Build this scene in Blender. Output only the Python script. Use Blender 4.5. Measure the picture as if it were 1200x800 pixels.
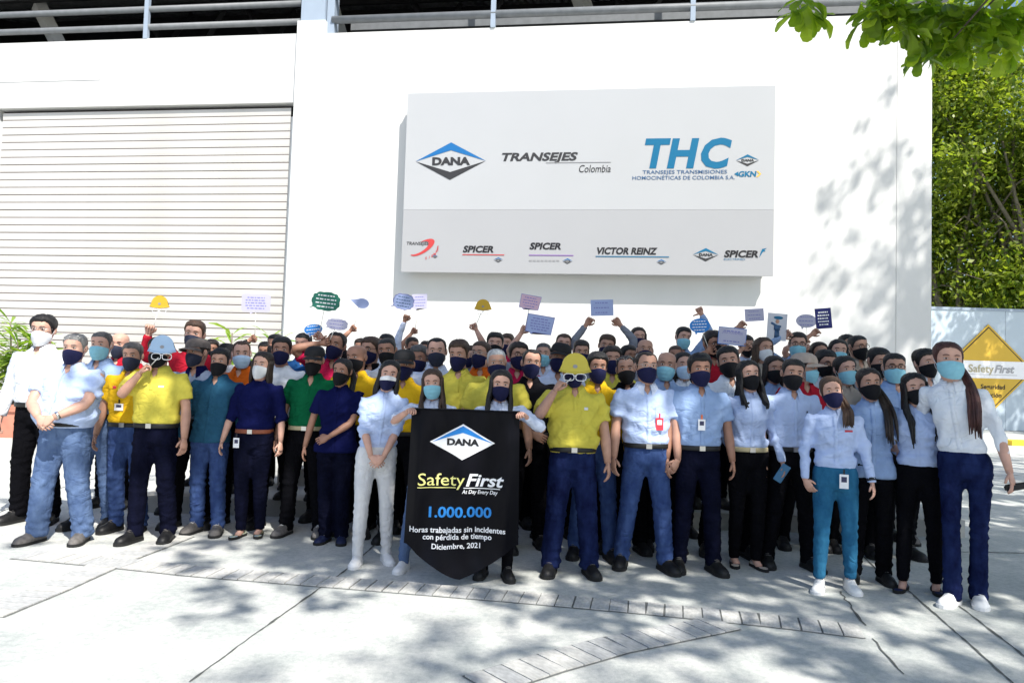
import bpy, bmesh, math, random
import numpy as np
from mathutils import Vector, Matrix
from mathutils.bvhtree import BVHTree

for o in list(bpy.data.objects):
    bpy.data.objects.remove(o, do_unlink=True)
SC = bpy.context.scene
COL = SC.collection
R = math.radians
rng = np.random.default_rng(7)
random.seed(7)

# ------------------------------------------------------------------ camera
CH, FPX, PITCH, ROLL = 1.48, 850.0, 2.7, 1.75
cam_d = bpy.data.cameras.new('camera')
cam = bpy.data.objects.new('camera', cam_d)
COL.objects.link(cam)
cam_d.sensor_width = 36.0
cam_d.lens = FPX / 1200.0 * 36.0
cam_d.clip_start, cam_d.clip_end = 0.05, 3000
CAM_R = (Matrix.Rotation(R(90 + PITCH), 4, 'X') @ Matrix.Rotation(R(ROLL), 4, 'Z'))
cam.matrix_world = Matrix.Translation((0, 0, CH)) @ CAM_R
SC.camera = cam

# ------------------------------------------------------------------ sky, sun, exposure
SUN_DIR = Vector((0.40, -0.72, 1.05)).normalized()      # towards the sun
SUN_EL = math.asin(SUN_DIR.z)
w = bpy.data.worlds.new('World')
SC.world = w
w.use_nodes = True
nt = w.node_tree
sky = nt.nodes.new('ShaderNodeTexSky')
sky.sky_type = 'NISHITA'
sky.sun_disc = False
sky.sun_elevation = SUN_EL
sky.sun_rotation = math.atan2(SUN_DIR.x, SUN_DIR.y)
sky.air_density, sky.dust_density, sky.ozone_density = 1.0, 1.5, 1.0
bg = nt.nodes['Background']
bg.inputs['Strength'].default_value = 0.14
nt.links.new(sky.outputs['Color'], bg.inputs['Color'])
sd = bpy.data.lights.new('sun', 'SUN')
sd.energy, sd.angle, sd.color = 5.0, R(0.55), (1.0, 0.955, 0.88)
sun = bpy.data.objects.new('sun', sd)
COL.objects.link(sun)
sun.rotation_euler = SUN_DIR.to_track_quat('Z', 'Y').to_euler()
SC.view_settings.view_transform = 'Standard'
SC.view_settings.look = 'None'
SC.view_settings.exposure = 0.53
SC.view_settings.gamma = 1.0

# ------------------------------------------------------------------ geometry of the view (used to measure places)
def ray(px, py):
    d = CAM_R.to_3x3() @ Vector(((px - 600) / FPX, -(py - 400) / FPX, -1.0))
    return Vector((0, 0, CH)), d

def at(px, py, Y):
    o, d = ray(px, py)
    return o + d * (Y / d.y)

def gnd(px, py, z=0.0):
    o, d = ray(px, py)
    return o + d * ((z - o.z) / d.z)

def proj(p):
    v = CAM_R.to_3x3().transposed() @ (Vector(p) - Vector((0, 0, CH)))
    if v.z > -0.05:
        return (-9999, -9999)
    return (600 + FPX * v.x / -v.z, 400 - FPX * v.y / -v.z)

# ------------------------------------------------------------------ mesh helpers
class MB:
    def __init__(s):
        s.v, s.f, s.m, s.n = [], [], [], 0
    def add(s, V, F, mi=0):
        V = np.asarray(V, float).reshape(-1, 3)
        s.v.append(V)
        n = s.n
        for f in F:
            s.f.append([i + n for i in f])
            s.m.append(mi)
        s.n += len(V)
        return s
    def box(s, lo, hi, mi=0):
        (a, b, c), (d, e, f) = lo, hi
        V = [(a, b, c), (d, b, c), (d, e, c), (a, e, c), (a, b, f), (d, b, f), (d, e, f), (a, e, f)]
        F = [(0, 3, 2, 1), (4, 5, 6, 7), (0, 1, 5, 4), (1, 2, 6, 5), (2, 3, 7, 6), (3, 0, 4, 7)]
        return s.add(V, F, mi)
    def arr(s):
        return np.concatenate(s.v) if s.v else np.zeros((0, 3))
    def mesh(s, name, mats, smooth=True):
        return mkmesh(name, s.arr(), s.f, mats, s.m, smooth)
    def build(s, name, mats, parent=None, smooth=True):
        return link(name, s.mesh(name, mats, smooth), parent)

def mkmesh(name, V, F, mats, mi=None, smooth=True):
    me = bpy.data.meshes.new(name)
    V = np.asarray(V, float)
    me.from_pydata(V.tolist(), [], [list(map(int, f)) for f in F])
    if not isinstance(mats, (list, tuple)):
        mats = [mats]
    for m in mats:
        me.materials.append(MAT[m] if isinstance(m, str) else m)
    if mi is not None and len(mats) > 1:
        me.polygons.foreach_set('material_index', np.asarray(mi, np.int32))
    me.polygons.foreach_set('use_smooth', np.full(len(me.polygons), smooth))
    me.update()
    return me

def fastmesh(name, V, F, mats, mi=None, smooth=False):
    """V (n,3), F (m,k) equal-sided faces, numpy only"""
    me = bpy.data.meshes.new(name)
    V = np.ascontiguousarray(V, np.float32)
    F = np.ascontiguousarray(F, np.int32)
    k = F.shape[1]
    me.vertices.add(len(V))
    me.vertices.foreach_set('co', V.ravel())
    me.loops.add(F.size)
    me.loops.foreach_set('vertex_index', F.ravel())
    me.polygons.add(len(F))
    me.polygons.foreach_set('loop_start', np.arange(0, F.size, k, dtype=np.int32))
    for m in mats:
        me.materials.append(MAT[m])
    if mi is not None:
        me.polygons.foreach_set('material_index', np.asarray(mi, np.int32))
    me.polygons.foreach_set('use_smooth', np.full(len(F), smooth))
    me.update(calc_edges=True)
    return me

def link(name, me, parent=None):
    o = bpy.data.objects.new(name, me)
    COL.objects.link(o)
    if parent is not None:
        o.parent = parent
    return o

def empty(name, loc=(0, 0, 0), rz=0.0):
    o = bpy.data.objects.new(name, None)
    COL.objects.link(o)
    o.location = loc
    o.rotation_euler = (0, 0, rz)
    o.empty_display_size = 0.1
    return o

def tag(o, label=None, cat=None, group=None, kind=None):
    for k, v in (('label', label), ('category', cat), ('group', group), ('kind', kind)):
        if v:
            o[k] = v
    return o

def norm(v):
    v = np.asarray(v, float)
    n = np.linalg.norm(v)
    return v / n if n > 1e-9 else v

def rings_faces(nr, n, cap0=True, cap1=True, base=0):
    F = []
    for i in range(nr - 1):
        for j in range(n):
            k = (j + 1) % n
            F.append((base + i * n + j, base + i * n + k, base + (i + 1) * n + k, base + (i + 1) * n + j))
    if cap0:
        F.append(tuple(base + j for j in reversed(range(n))))
    if cap1:
        F.append(tuple(base + (nr - 1) * n + j for j in range(n)))
    return F

def tube(path, rad, n=8, flat=None, up=(0, 1, 0), cap=True):
    """tube along path; rad scalar/list; flat = ratio of second axis"""
    P = np.asarray(path, float)
    m = len(P)
    rad = np.broadcast_to(np.asarray(rad, float), (m,))
    fl = np.broadcast_to(np.asarray(1.0 if flat is None else flat, float), (m,))
    T = np.gradient(P, axis=0)
    T /= np.maximum(np.linalg.norm(T, axis=1, keepdims=True), 1e-9)
    a = np.linspace(0, 2 * math.pi, n, endpoint=False)
    V = np.zeros((m, n, 3))
    x = None
    for i in range(m):
        t = T[i]
        ref = np.asarray(up, float) if x is None else x
        u = ref - t * ref.dot(t)
        if np.linalg.norm(u) < 1e-4:
            ref = np.array((1.0, 0.3, 0.2))
            u = ref - t * ref.dot(t)
        u = norm(u)
        x = u
        b = np.cross(u, t)
        V[i] = P[i] + rad[i] * (np.cos(a)[:, None] * b + np.sin(a)[:, None] * u * fl[i])
    return V.reshape(-1, 3), rings_faces(m, n, cap, cap)

def zloft(rows, n=24, p=2.3, dx=0.0):
    """rows: (z, half width, front depth, back depth, cy, cx)"""
    a = np.linspace(0, 2 * math.pi, n, endpoint=False)
    s, c = np.sin(a), np.cos(a)
    sx = np.sign(s) * np.abs(s) ** (2 / p)
    cy = np.sign(c) * np.abs(c) ** (2 / p)
    V = []
    for r in rows:
        z, hw, f, b = r[:4]
        y0 = r[4] if len(r) > 4 else 0.0
        x0 = r[5] if len(r) > 5 else 0.0
        x = x0 + hw * sx
        y = y0 - np.where(cy > 0, f * cy, b * cy)
        V.append(np.stack([x, y, np.full(n, z)], 1))
    return np.concatenate(V), rings_faces(len(rows), n)

def ellipsoid(c, r, n=10, m=7):
    c, r = np.asarray(c, float), np.asarray(r, float)
    V, F = [c + (0, 0, r[2])], []
    for i in range(1, m):
        th = math.pi * i / m
        for j in range(n):
            ph = 2 * math.pi * j / n
            V.append(c + r * (math.sin(th) * math.cos(ph), math.sin(th) * math.sin(ph), math.cos(th)))
    V.append(c - (0, 0, r[2]))
    for j in range(n):
        F.append((0, 1 + j, 1 + (j + 1) % n))
        b = 1 + (m - 2) * n
        F.append((len(V) - 1, b + (j + 1) % n, b + j))
    for i in range(m - 2):
        for j in range(n):
            a, b = 1 + i * n + j, 1 + i * n + (j + 1) % n
            F.append((a, a + n, b + n, b))
    return np.array(V), F

def prism(poly, y0, y1):
    """2D outline (x, z) extruded from y0 (front) to y1"""
    n = len(poly)
    V = [(x, y0, z) for x, z in poly] + [(x, y1, z) for x, z in poly]
    F = [tuple(range(n)), tuple(reversed(range(n, 2 * n)))]
    for i in range(n):
        j = (i + 1) % n
        F.append((i, n + i, n + j, j))
    return V, F

def voxel(V, F, size, smooth=3, fac=0.5):
    me = bpy.data.meshes.new('tmp')
    me.from_pydata(np.asarray(V).tolist(), [], [list(map(int, f)) for f in F])
    o = bpy.data.objects.new('tmp', me)
    COL.objects.link(o)
    m = o.modifiers.new('r', 'REMESH')
    m.mode = 'VOXEL'
    m.voxel_size = size
    m.adaptivity = 0.0
    if smooth:
        s = o.modifiers.new('s', 'SMOOTH')
        s.factor, s.iterations = fac, smooth
    dg = bpy.context.evaluated_depsgraph_get()
    ev = o.evaluated_get(dg)
    em = ev.to_mesh()
    nv, npoly = len(em.vertices), len(em.polygons)
    Vv = np.zeros(nv * 3, np.float32)
    em.vertices.foreach_get('co', Vv)
    Nn = np.zeros(nv * 3, np.float32)
    em.vertices.foreach_get('normal', Nn)
    Fv = np.zeros(len(em.loops), np.int32)
    em.loops.foreach_get('vertex_index', Fv)
    ls = np.zeros(npoly, np.int32)
    em.polygons.foreach_get('loop_total', ls)
    ev.to_mesh_clear()
    bpy.data.objects.remove(o)
    bpy.data.meshes.remove(me)
    if (ls == 4).all():
        Fq = Fv.reshape(-1, 4)
    else:
        Fq = np.array([f for f in np.split(Fv, np.cumsum(ls)[:-1]) if len(f) == 4])
    return Vv.reshape(-1, 3).astype(float), Fq, Nn.reshape(-1, 3).astype(float)

# ------------------------------------------------------------------ materials
MAT = {}
def mat(name, col, rough=0.8, var=0.12, scale=8.0, bump=0.0, bscale=60.0, metal=0.0, spec=0.3, stretch=None, sheen=0.0, col2=None, detail=6.0, bdist=.01, folds=0.0):
    m = bpy.data.materials.new(name)
    m.use_nodes = True
    t = m.node_tree
    b = t.nodes['Principled BSDF']
    b.inputs['Roughness'].default_value = rough
    b.inputs['Metallic'].default_value = metal
    b.inputs['Specular IOR Level'].default_value = spec
    if sheen:
        b.inputs['Sheen Weight'].default_value = sheen
    tc = t.nodes.new('ShaderNodeTexCoord')
    src = tc.outputs['Object']
    if stretch:
        mp = t.nodes.new('ShaderNodeMapping')
        mp.inputs['Scale'].default_value = stretch
        t.links.new(src, mp.inputs['Vector'])
        src = mp.outputs['Vector']
    nz = t.nodes.new('ShaderNodeTexNoise')
    nz.inputs['Scale'].default_value = scale
    nz.inputs['Detail'].default_value = detail
    t.links.new(src, nz.inputs['Vector'])
    rp = t.nodes.new('ShaderNodeValToRGB')
    rp.color_ramp.elements[0].position = 0.3
    rp.color_ramp.elements[1].position = 0.7
    c = np.array(col, float)
    lo = c * (1 - var) if col2 is None else np.array(col2, float)
    hi = np.minimum(c * (1 + var), 1.0) if col2 is None else c
    rp.color_ramp.elements[0].color = (*lo, 1)
    rp.color_ramp.elements[1].color = (*hi, 1)
    t.links.new(nz.outputs['Fac'], rp.inputs['Fac'])
    t.links.new(rp.outputs['Color'], b.inputs['Base Color'])
    if bump:
        n2 = t.nodes.new('ShaderNodeTexNoise')
        n2.inputs['Scale'].default_value = bscale
        n2.inputs['Detail'].default_value = 4
        t.links.new(src, n2.inputs['Vector'])
        bp = t.nodes.new('ShaderNodeBump')
        bp.inputs['Strength'].default_value = bump
        bp.inputs['Distance'].default_value = bdist
        hsrc = n2.outputs['Fac']
        if folds:
            mp2 = t.nodes.new('ShaderNodeMapping')
            mp2.inputs['Rotation'].default_value = (0.5, 0.4, 0.3)
            mp2.inputs['Scale'].default_value = (1.0, 1.0, 1.7)
            t.links.new(tc.outputs['Object'], mp2.inputs['Vector'])
            n3 = t.nodes.new('ShaderNodeTexNoise')
            n3.inputs['Scale'].default_value = 6.5
            n3.inputs['Detail'].default_value = 1.5
            n3.inputs['Distortion'].default_value = 1.2
            t.links.new(mp2.outputs['Vector'], n3.inputs['Vector'])
            s1 = t.nodes.new('ShaderNodeMath'); s1.operation = 'SUBTRACT'; s1.inputs[1].default_value = .5
            t.links.new(n3.outputs['Fac'], s1.inputs[0])
            s2 = t.nodes.new('ShaderNodeMath'); s2.operation = 'ABSOLUTE'
            t.links.new(s1.outputs[0], s2.inputs[0])
            s3 = t.nodes.new('ShaderNodeMath'); s3.operation = 'POWER'; s3.inputs[1].default_value = .6
            t.links.new(s2.outputs[0], s3.inputs[0])
            n4 = t.nodes.new('ShaderNodeTexNoise')
            n4.inputs['Scale'].default_value = 3.2
            n4.inputs['Detail'].default_value = 1
            t.links.new(tc.outputs['Object'], n4.inputs['Vector'])
            m4 = t.nodes.new('ShaderNodeMapRange')
            m4.inputs['From Min'].default_value, m4.inputs['From Max'].default_value = .40, .62
            m4.inputs['To Min'].default_value = .12
            t.links.new(n4.outputs['Fac'], m4.inputs['Value'])
            s5 = t.nodes.new('ShaderNodeMath'); s5.operation = 'MULTIPLY'
            t.links.new(s3.outputs[0], s5.inputs[0])
            t.links.new(m4.outputs['Result'], s5.inputs[1])
            s4 = t.nodes.new('ShaderNodeMath'); s4.operation = 'MULTIPLY_ADD'
            s4.inputs[1].default_value = folds
            t.links.new(s5.outputs[0], s4.inputs[0])
            t.links.new(n2.outputs['Fac'], s4.inputs[2])
            hsrc = s4.outputs[0]
        t.links.new(hsrc, bp.inputs['Height'])
        t.links.new(bp.outputs['Normal'], b.inputs['Normal'])
    MAT[name] = m
    return m

# cloth
for nme, c in dict(sky=(.45, .55, .79), pale=(.60, .66, .81), white=(.74, .77, .82), lemon=(.58, .50, .075), gold=(.70, .42, .015),
                   orange=(.62, .12, .012), red=(.40, .014, .03), crimson=(.42, .012, .06), navy=(.006, .008, .052), teal=(.022, .085, .15),
                   green=(.005, .105, .042), black=(.006, .006, .008), blue=(.018, .085, .25), steel=(.28, .34, .46), beige=(.40, .33, .27), grey=(.22, .235, .28),
                   midblue=(.27, .38, .60)).items():
    mat('shirt_' + nme, c, 0.92, 0.07, 14, 0.55, 18, spec=0.10 if max(c) > .2 else .04, bdist=.02, folds=1.7)
for nme, c, c2 in (('jeans', (.115, .175, .31), (.060, .10, .205)), ('darkjeans', (.014, .024, .085), (.004, .006, .030)), ('tealjeans', (.030, .15, .27), (.015, .09, .19)),
                   ('navy', (.005, .006, .018), (.003, .0035, .010)), ('black', (.005, .005, .007), (.003, .003, .004)), ('white', (.70, .70, .70), (.60, .61, .63)),
                   ('midjeans', (.050, .09, .225), (.020, .04, .13))):
    mat('trouser_' + nme, c, 0.9, 0, 9, 0.5, 22, col2=c2, spec=0.10 if max(c) > .2 else .04, stretch=(1.6, 1.6, 0.8), bdist=.02, folds=1.6)
# skin, hair
for nme, c in dict(light=(.57, .33, .25), tan=(.47, .26, .185), brown=(.36, .185, .125), dark=(.21, .10, .06)).items():
    mat('skin_' + nme, c, 0.5, 0.08, 22, 0.06, 220, spec=0.35)
for nme, c in dict(black=(.008, .007, .007), dark=(.020, .013, .010), brown=(.055, .030, .018), auburn=(.055, .018, .015), grey=(.20, .195, .19), silver=(.42, .42, .42), salt=(.085, .08, .078)).items():
    mat('hair_' + nme, c, 0.5, 0.45, 40, 0.8, 130, spec=0.4, stretch=(1, 1, 0.25))
mat('eye_white', (.48, .45, .43), 0.3, 0.02)
mat('eye_dark', (.015, .010, .008), 0.15, 0.02)
# masks
for nme, c in dict(navy=(.006, .007, .042), black=(.005, .005, .007), surgical=(.24, .52, .62), white=(.68, .69, .70), charcoal=(.022, .027, .050), paleblue=(.45, .60, .76)).items():
    mat('mask_' + nme, c, 0.85, 0.05, 30, 0.15, 70)
mat('shoe_black', (.012, .012, .013), 0.5, 0.3, 30, 0.2, 50)
mat('shoe_white', (.80, .80, .80), 0.6, 0.05, 30, 0.1, 60)
mat('shoe_grey', (.14, .13, .125), 0.8, 0.3, 30, 0.2, 60)
mat('shoe_navy', (.012, .018, .06), 0.6, 0.2, 30, 0.1, 60)
mat('shoe_beige', (.50, .42, .36), 0.6, 0.3, 40, 0.1, 60)
mat('shoe_print', (.25, .40, .60), 0.6, 0, 60, col2=(.55, .48, .12))
mat('sole_dark', (.02, .02, .02), 0.9, 0.2)
mat('sole_white', (.75, .75, .75), 0.7, 0.05)
mat('belt_black', (.012, .012, .012), 0.45, 0.1)
mat('belt_brown', (.20, .06, .03), 0.5, 0.2)
mat('belt_khaki', (.42, .36, .22), 0.8, 0.2)
mat('metal', (.55, .54, .52), 0.3, 0.05, metal=1.0)
mat('plastic_white', (.82, .82, .84), 0.4, 0.02)
mat('plastic_black', (.015, .015, .018), 0.35, 0.05)
mat('badge_red', (.65, .05, .07), 0.45, 0.05)
mat('badge_orange', (.85, .18, .03), 0.5, 0.05)
mat('thread_red', (.6, .06, .08), 0.8, 0.05)
mat('cap_black', (.014, .014, .016), 0.8, 0.2, 20, 0.2, 60)
mat('cap_grey', (.10, .085, .08), 0.9, 0.25, 20, 0.2, 60)
mat('cap_beige', (.45, .36, .30), 0.9, 0.1, 20, 0.2, 60)
mat('phone_blue', (.10, .25, .42), 0.3, 0.05)
# paper props
for nme, c in dict(lilac=(.48, .47, .60), violet=(.32, .34, .62), green=(.02, .15, .105), blue=(.03, .22, .62), paleblue=(.36, .43, .68), pink=(.62, .42, .52), white=(.55, .56, .62), navy=(.012, .016, .13),
                   yellow=(.58, .36, .03), gold=(.52, .43, .06), aqua=(.34, .48, .66)).items():
    mat('card_' + nme, c, 0.55, 0.03, 6)
mat('ink_dark', (.05, .05, .10), 0.7, 0.05)
mat('ink_violet', (.22, .22, .50), 0.7, 0.05)
mat('ink_white', (.85, .85, .87), 0.6, 0.02)
mat('ink_grey', (.38, .38, .40), 0.6, 0.02)
mat('stick', (.72, .70, .64), 0.6, 0.1)
# building
mat('ink_black', (.016, .016, .019), 0.5, 0.02)
mat('ink_charcoal', (.034, .034, .037), 0.5, 0.02)
mat('ink_blue_for_shade', (.02, .22, .62), 0.45, 0.02)  # brighter copy of the sign's blue, lightened for the banner hanging in shade
mat('ink_blue', (.012, .13, .35), 0.45, 0.02)
mat('ink_cyan', (.003, .125, .25), 0.45, 0.02)
mat('ink_red', (.48, .05, .05), 0.5, 0.02)
mat('ink_lightgrey', (.27, .27, .28), 0.5, 0.02)
mat('ink_bluegrey', (.05, .11, .22), 0.5, 0.02)
mat('ink_orange', (.85, .45, .08), 0.5, 0.02)
mat('ink_purple', (.22, .10, .36), 0.5, 0.02)
mat('ink_yellow', (.88, .83, .28), 0.5, 0.02)
os_debug = False
# ------------------------------------------------------------------ people
HZ = np.array([-.03, 0, .02, .05, .075, .10, .125, .15, .175, .195, .210, .221, .227])
HW = np.array([.045, .046, .053, .059, .064, .068, .071, .0735, .0735, .068, .057, .038, .014])
HF = np.array([.040, .078, .088, .091, .092, .091, .089, .094, .092, .082, .066, .044, .016])
HB = np.array([.060, .060, .064, .072, .082, .090, .096, .100, .100, .093, .078, .053, .02])

def head_xy(phi, z, off=0.0):
    hw, f, b = np.interp(z, HZ, HW), np.interp(z, HZ, HF), np.interp(z, HZ, HB)
    s, c = np.sin(phi), np.cos(phi)
    e = 0.9
    x = (hw + off) * np.sign(s) * np.abs(s) ** e
    y = -np.where(c > 0, f + off, b + off) * np.sign(c) * np.abs(c) ** e
    return x, y

def grid_faces(nr, n, wrap=False):
    F = []
    for i in range(nr - 1):
        for j in range(n if wrap else n - 1):
            k = (j + 1) % n
            F.append((i * n + j, i * n + k, (i + 1) * n + k, (i + 1) * n + j))
    return F

def make_head(lod):
    n = (36, 26, 20)[lod]
    zz = np.concatenate([np.linspace(-.03, .05, 5), np.linspace(.06, .16, (15, 11, 8)[lod]), np.linspace(.172, .227, 7)])
    a = np.linspace(0, 2 * math.pi, n, endpoint=False)
    P, Z = np.meshgrid(a, zz)
    x, y = head_xy(P, Z)
    fr = np.clip(np.cos(P), 0, 1) ** 0.5
    g = lambda v, c, s: np.exp(-((v - c) / s) ** 2)
    ax = np.abs(x)
    d = 0.024 * g(x, 0, .012) * g(Z, .085, .018) + 0.011 * g(x, 0, .009) * g(Z, .118, .018)
    d -= 0.010 * g(ax, .031, .015) * g(Z, .123, .011)
    d += 0.005 * g(ax, .028, .022) * g(Z, .144, .010)
    d += 0.005 * g(ax, .045, .014) * g(Z, .095, .018)
    y = y - d * fr
    V = np.stack([x, y, Z], -1).reshape(-1, 3)
    F = rings_faces(len(zz), n)
    return V, F

HAIRLINE = {
    'short': ([0, 35, 55, 70, 84, 97, 106, 120, 140, 180], [.182, .181, .166, .138, .088, .088, .132, .10, .045, .03]),
    'receding': ([0, 18, 40, 55, 70, 84, 97, 106, 120, 140, 180], [.195, .200, .206, .185, .142, .092, .092, .132, .10, .045, .03]),
    'fringe': ([0, 60, 72, 84, 97, 106, 120, 140, 180], [.226, .224, .17, .11, .10, .132, .10, .045, .03]),
    'woman': ([0, 30, 45, 60, 75, 90, 120, 180], [.196, .184, .172, .150, .115, .07, .02, -.02]),
}

def hair_cap(style, th, lod, r, ztopmax=1.0, messy=.003, part=0.0):
    n = (44, 32, 22)[lod]
    m = (11, 9, 7)[lod]
    a = np.linspace(-math.pi, math.pi, n, endpoint=False)
    hx, hy = HAIRLINE[style]
    s = np.linspace(0, 1, m)
    s = 1 - (1 - s) ** 1.7
    hl = np.interp(np.degrees(np.abs(a)), hx, hy) + r.normal(0, messy, n)
    Z = hl[None] + (.227 * ztopmax - hl[None]) * s[:, None]
    A = np.broadcast_to(a, Z.shape)
    ss = np.clip(s / 0.22, 0, 1)[:, None]
    lump = 1 + 0.13 * np.sin(3 * A + r.uniform(0, 6)) * np.sin(5 * s[:, None] + r.uniform(0, 6))
    off = (-.002 + (th + .002) * ss * ss * (3 - 2 * ss)) * lump
    off = off * (.42 + .58 * np.clip((Z - .125) / .07, 0, 1)) if style != 'woman' else off
    off = off + r.normal(0, messy, Z.shape) * ss * 0.8
    if part:
        off = off + part * np.clip(np.cos(A), 0, 1) * np.clip(np.sin(A * 1.0 + 0.5), 0, 1) * ss
    x, y = head_xy(A, Z, 0)
    L = np.hypot(x, y) + 1e-6
    upw = np.clip((Z - .16) / .06, 0, 1)
    k = 1 + off * (1 - .6 * upw) / np.maximum(L, .03)
    V = np.stack([x * k, y * k, Z + off * upw], -1).reshape(-1, 3)
    F = grid_faces(m, n, True)
    F.append(tuple((m - 1) * n + j for j in range(n)))
    return V, F

def brows(mb):
    for s in (-1, 1):
        P = [(s * .014, -.0985, .1415), (s * .026, -.0985, .146), (s * .040, -.0915, .1445), (s * .048, -.084, .140)]
        V, F = tube(P, [.0028, .0036, .0032, .0015], 5, 0.6)
        mb.add(V, F)

def make_mask(kind):
    nu, nv = 17, 11
    u = np.linspace(-1, 1, nu)
    v = np.linspace(0, 1, nv)
    U, Vv = np.meshgrid(u, v)
    ymax = np.interp(Vv, [0, .25, .6, .85, 1], [.090, .107, .117, .117, .103])
    hw = np.interp(Vv, [0, .3, .6, 1], [.052, .066, .073, .073])
    au = np.abs(U)
    if kind == 'kn95':
        prof = 1 - au ** 1.15
        ymax = ymax + .012
    elif kind == 'surgical':
        prof = np.cos(au * 1.5) ** 0.75
        hw = hw + .002
    else:
        prof = 1 - au ** 1.55
    x = hw * np.sin(U * R(82)) / math.sin(R(82))
    y = -(.018 + (ymax - .018) * prof)
    z = (-.014 + .036 * au ** 2) + Vv * ((.110 - .026 * au ** 1.5) - (-.014 + .036 * au ** 2))
    if kind == 'surgical':
        y = y + .0035 * np.sin(Vv * 22) * (1 - au ** 4)
        z = np.where(True, (-.012 + .020 * au ** 2) + Vv * ((.108 - .020 * au ** 1.5) - (-.012 + .020 * au ** 2)), z)
    V = np.stack([x, y, z], -1).reshape(-1, 3)
    F = grid_faces(nv, nu)
    # edge rolled back towards the face
    return V, F

def ear(s):
    V, F = ellipsoid((0, 0, 0), (.010, .019, .032), 8, 6)
    V = V * (1, 1, 1)
    V[:, 0] += s * .076 + s * (V[:, 1]) * .45
    V[:, 1] += .012
    V[:, 2] += .118
    return V, F

def hand(mb, wrist, d, nrm, side, k, curl=.35, mi=0, fem=False, thumb_up=False):
    d = norm(d)
    nrm = norm(np.asarray(nrm) - d * np.dot(nrm, d))
    s = np.cross(d, nrm) * side
    k = k * (.86 if fem else .96)
    pt = lambda a, b, c: wrist + k * (a * d + b * s + c * nrm)
    # palm
    rows = [(-.02, .024, .019), (.015, .029, .018), (.045, .041, .016), (.075, .043, .014), (.094, .038, .010)]
    n = 10
    a = np.linspace(0, 2 * math.pi, n, endpoint=False)
    V = np.concatenate([np.array([pt(l, w * math.cos(t), h * math.sin(t)) for t in a]) for l, w, h in rows])
    F = rings_faces(len(rows), n)
    if np.dot(np.cross(s, nrm), d) < 0:
        F = [tuple(reversed(f)) for f in F]
    mb.add(V, F, mi)
    for j, (b, L) in enumerate(((.031, .070), (.0105, .079), (-.0105, .075), (-.031, .060))):
        p = pt(.086, b, 0)
        ang = 0
        P = [p]
        c = curl * (1 + .12 * j)
        for seg in (.46, .31, .23):
            ang += c
            dv = d * math.cos(ang) + nrm * math.sin(ang) + s * b * .9
            p = p + k * L * seg * norm(dv)
            P.append(p)
        V, F = tube(P, np.array([.0092, .0085, .0075, .0058]) * k, 6, up=s)
        mb.add(V, F, mi)
    tdir = (s * .95 + d * .1) if thumb_up else (d * .75 + s * .62 + nrm * .32)
    t2 = (s * 1.0 + d * .05) if thumb_up else norm(d * .9 + s * .12 + nrm * .45)
    p0 = pt(.022, .026, .004)
    p1 = p0 + k * .040 * norm(tdir)
    p2 = p1 + k * .032 * norm(t2)
    V, F = tube([p0, p1, p2], np.array([.0125, .0105, .007]) * k, 6, up=nrm)
    mb.add(V, F, mi)

def ik(S, T, a, b, pole):
    S, T = np.asarray(S, float), np.asarray(T, float)
    v = T - S
    D = np.linalg.norm(v)
    m = (a + b) * .992
    dirv = v / max(D, 1e-6)
    if D > m:
        D = m
        T = S + dirv * D
    D = max(D, abs(a - b) + .02)
    al = (a * a - b * b + D * D) / (2 * D)
    h = math.sqrt(max(a * a - al * al, 0))
    p = np.asarray(pole, float)
    p = norm(p - dirv * p.dot(dirv))
    return S + dirv * al + p * h, T

def wrinkles(V, N, r, amp, mode, z0=-1.0):
    z = V[:, 2]
    out = np.zeros(len(V))
    for i in range(7):
        if mode == 'shirt':
            k = np.array([r.normal(0, 22), r.normal(0, 12), r.normal(0, 26)])
        else:
            k = np.array([r.normal(0, 16), r.normal(0, 14), r.choice([-1, 1]) * r.uniform(28, 60)])
        q = np.array([r.normal(0, 7), r.normal(0, 7), r.normal(0, 7)])
        ph = V @ k + 2.2 * np.sin(V @ q + r.uniform(0, 6)) + r.uniform(0, 6)
        w = 0.5 + 0.5 * np.sin(V @ (q[::-1] * .9) + r.uniform(0, 6))
        out += (1 - np.abs(np.sin(ph)) * 1.6) * w
    if mode == 'shirt':
        wz = .45 + .9 * np.exp(-((z - 1.03) / .11) ** 2) + .5 * np.exp(-((z - 1.25) / .08) ** 2) * (np.abs(V[:, 0]) > .09)
        out = np.clip(out * wz, -.9, 2.2) * np.clip((z - z0) / .05, .0, 1)
    else:
        out = np.clip(out, -.8, 2.0)
    return V + N * (amp * out / 3.5)[:, None]

def patch(bvh, x0, x1, z0, z1, off, nx=5, nz=5, taper=1.0, y0=-1.2):
    """cloth piece lying on the front of a garment: x range at top, z0 bottom, z1 top; taper = width ratio at bottom"""
    xc, hw = (x0 + x1) / 2, (x1 - x0) / 2
    V = []
    for i in range(nz):
        t = i / (nz - 1)
        z = z0 + (z1 - z0) * t
        h = hw * (taper + (1 - taper) * t)
        for j in range(nx):
            x = xc - h + 2 * h * j / (nx - 1)
            hit = bvh.ray_cast(Vector((x, y0, z)), Vector((0, 1, 0)), 3.0)
            if hit[0] is None:
                return None
            o = off if 0 < i < nz - 1 and 0 < j < nx - 1 or nx < 4 else off * .35
            V.append(tuple(hit[0] + hit[1] * o))
    V = np.array(V)
    # never dive into a wrinkle: smooth depth a little
    return V, grid_faces(nz, nx)

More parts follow.
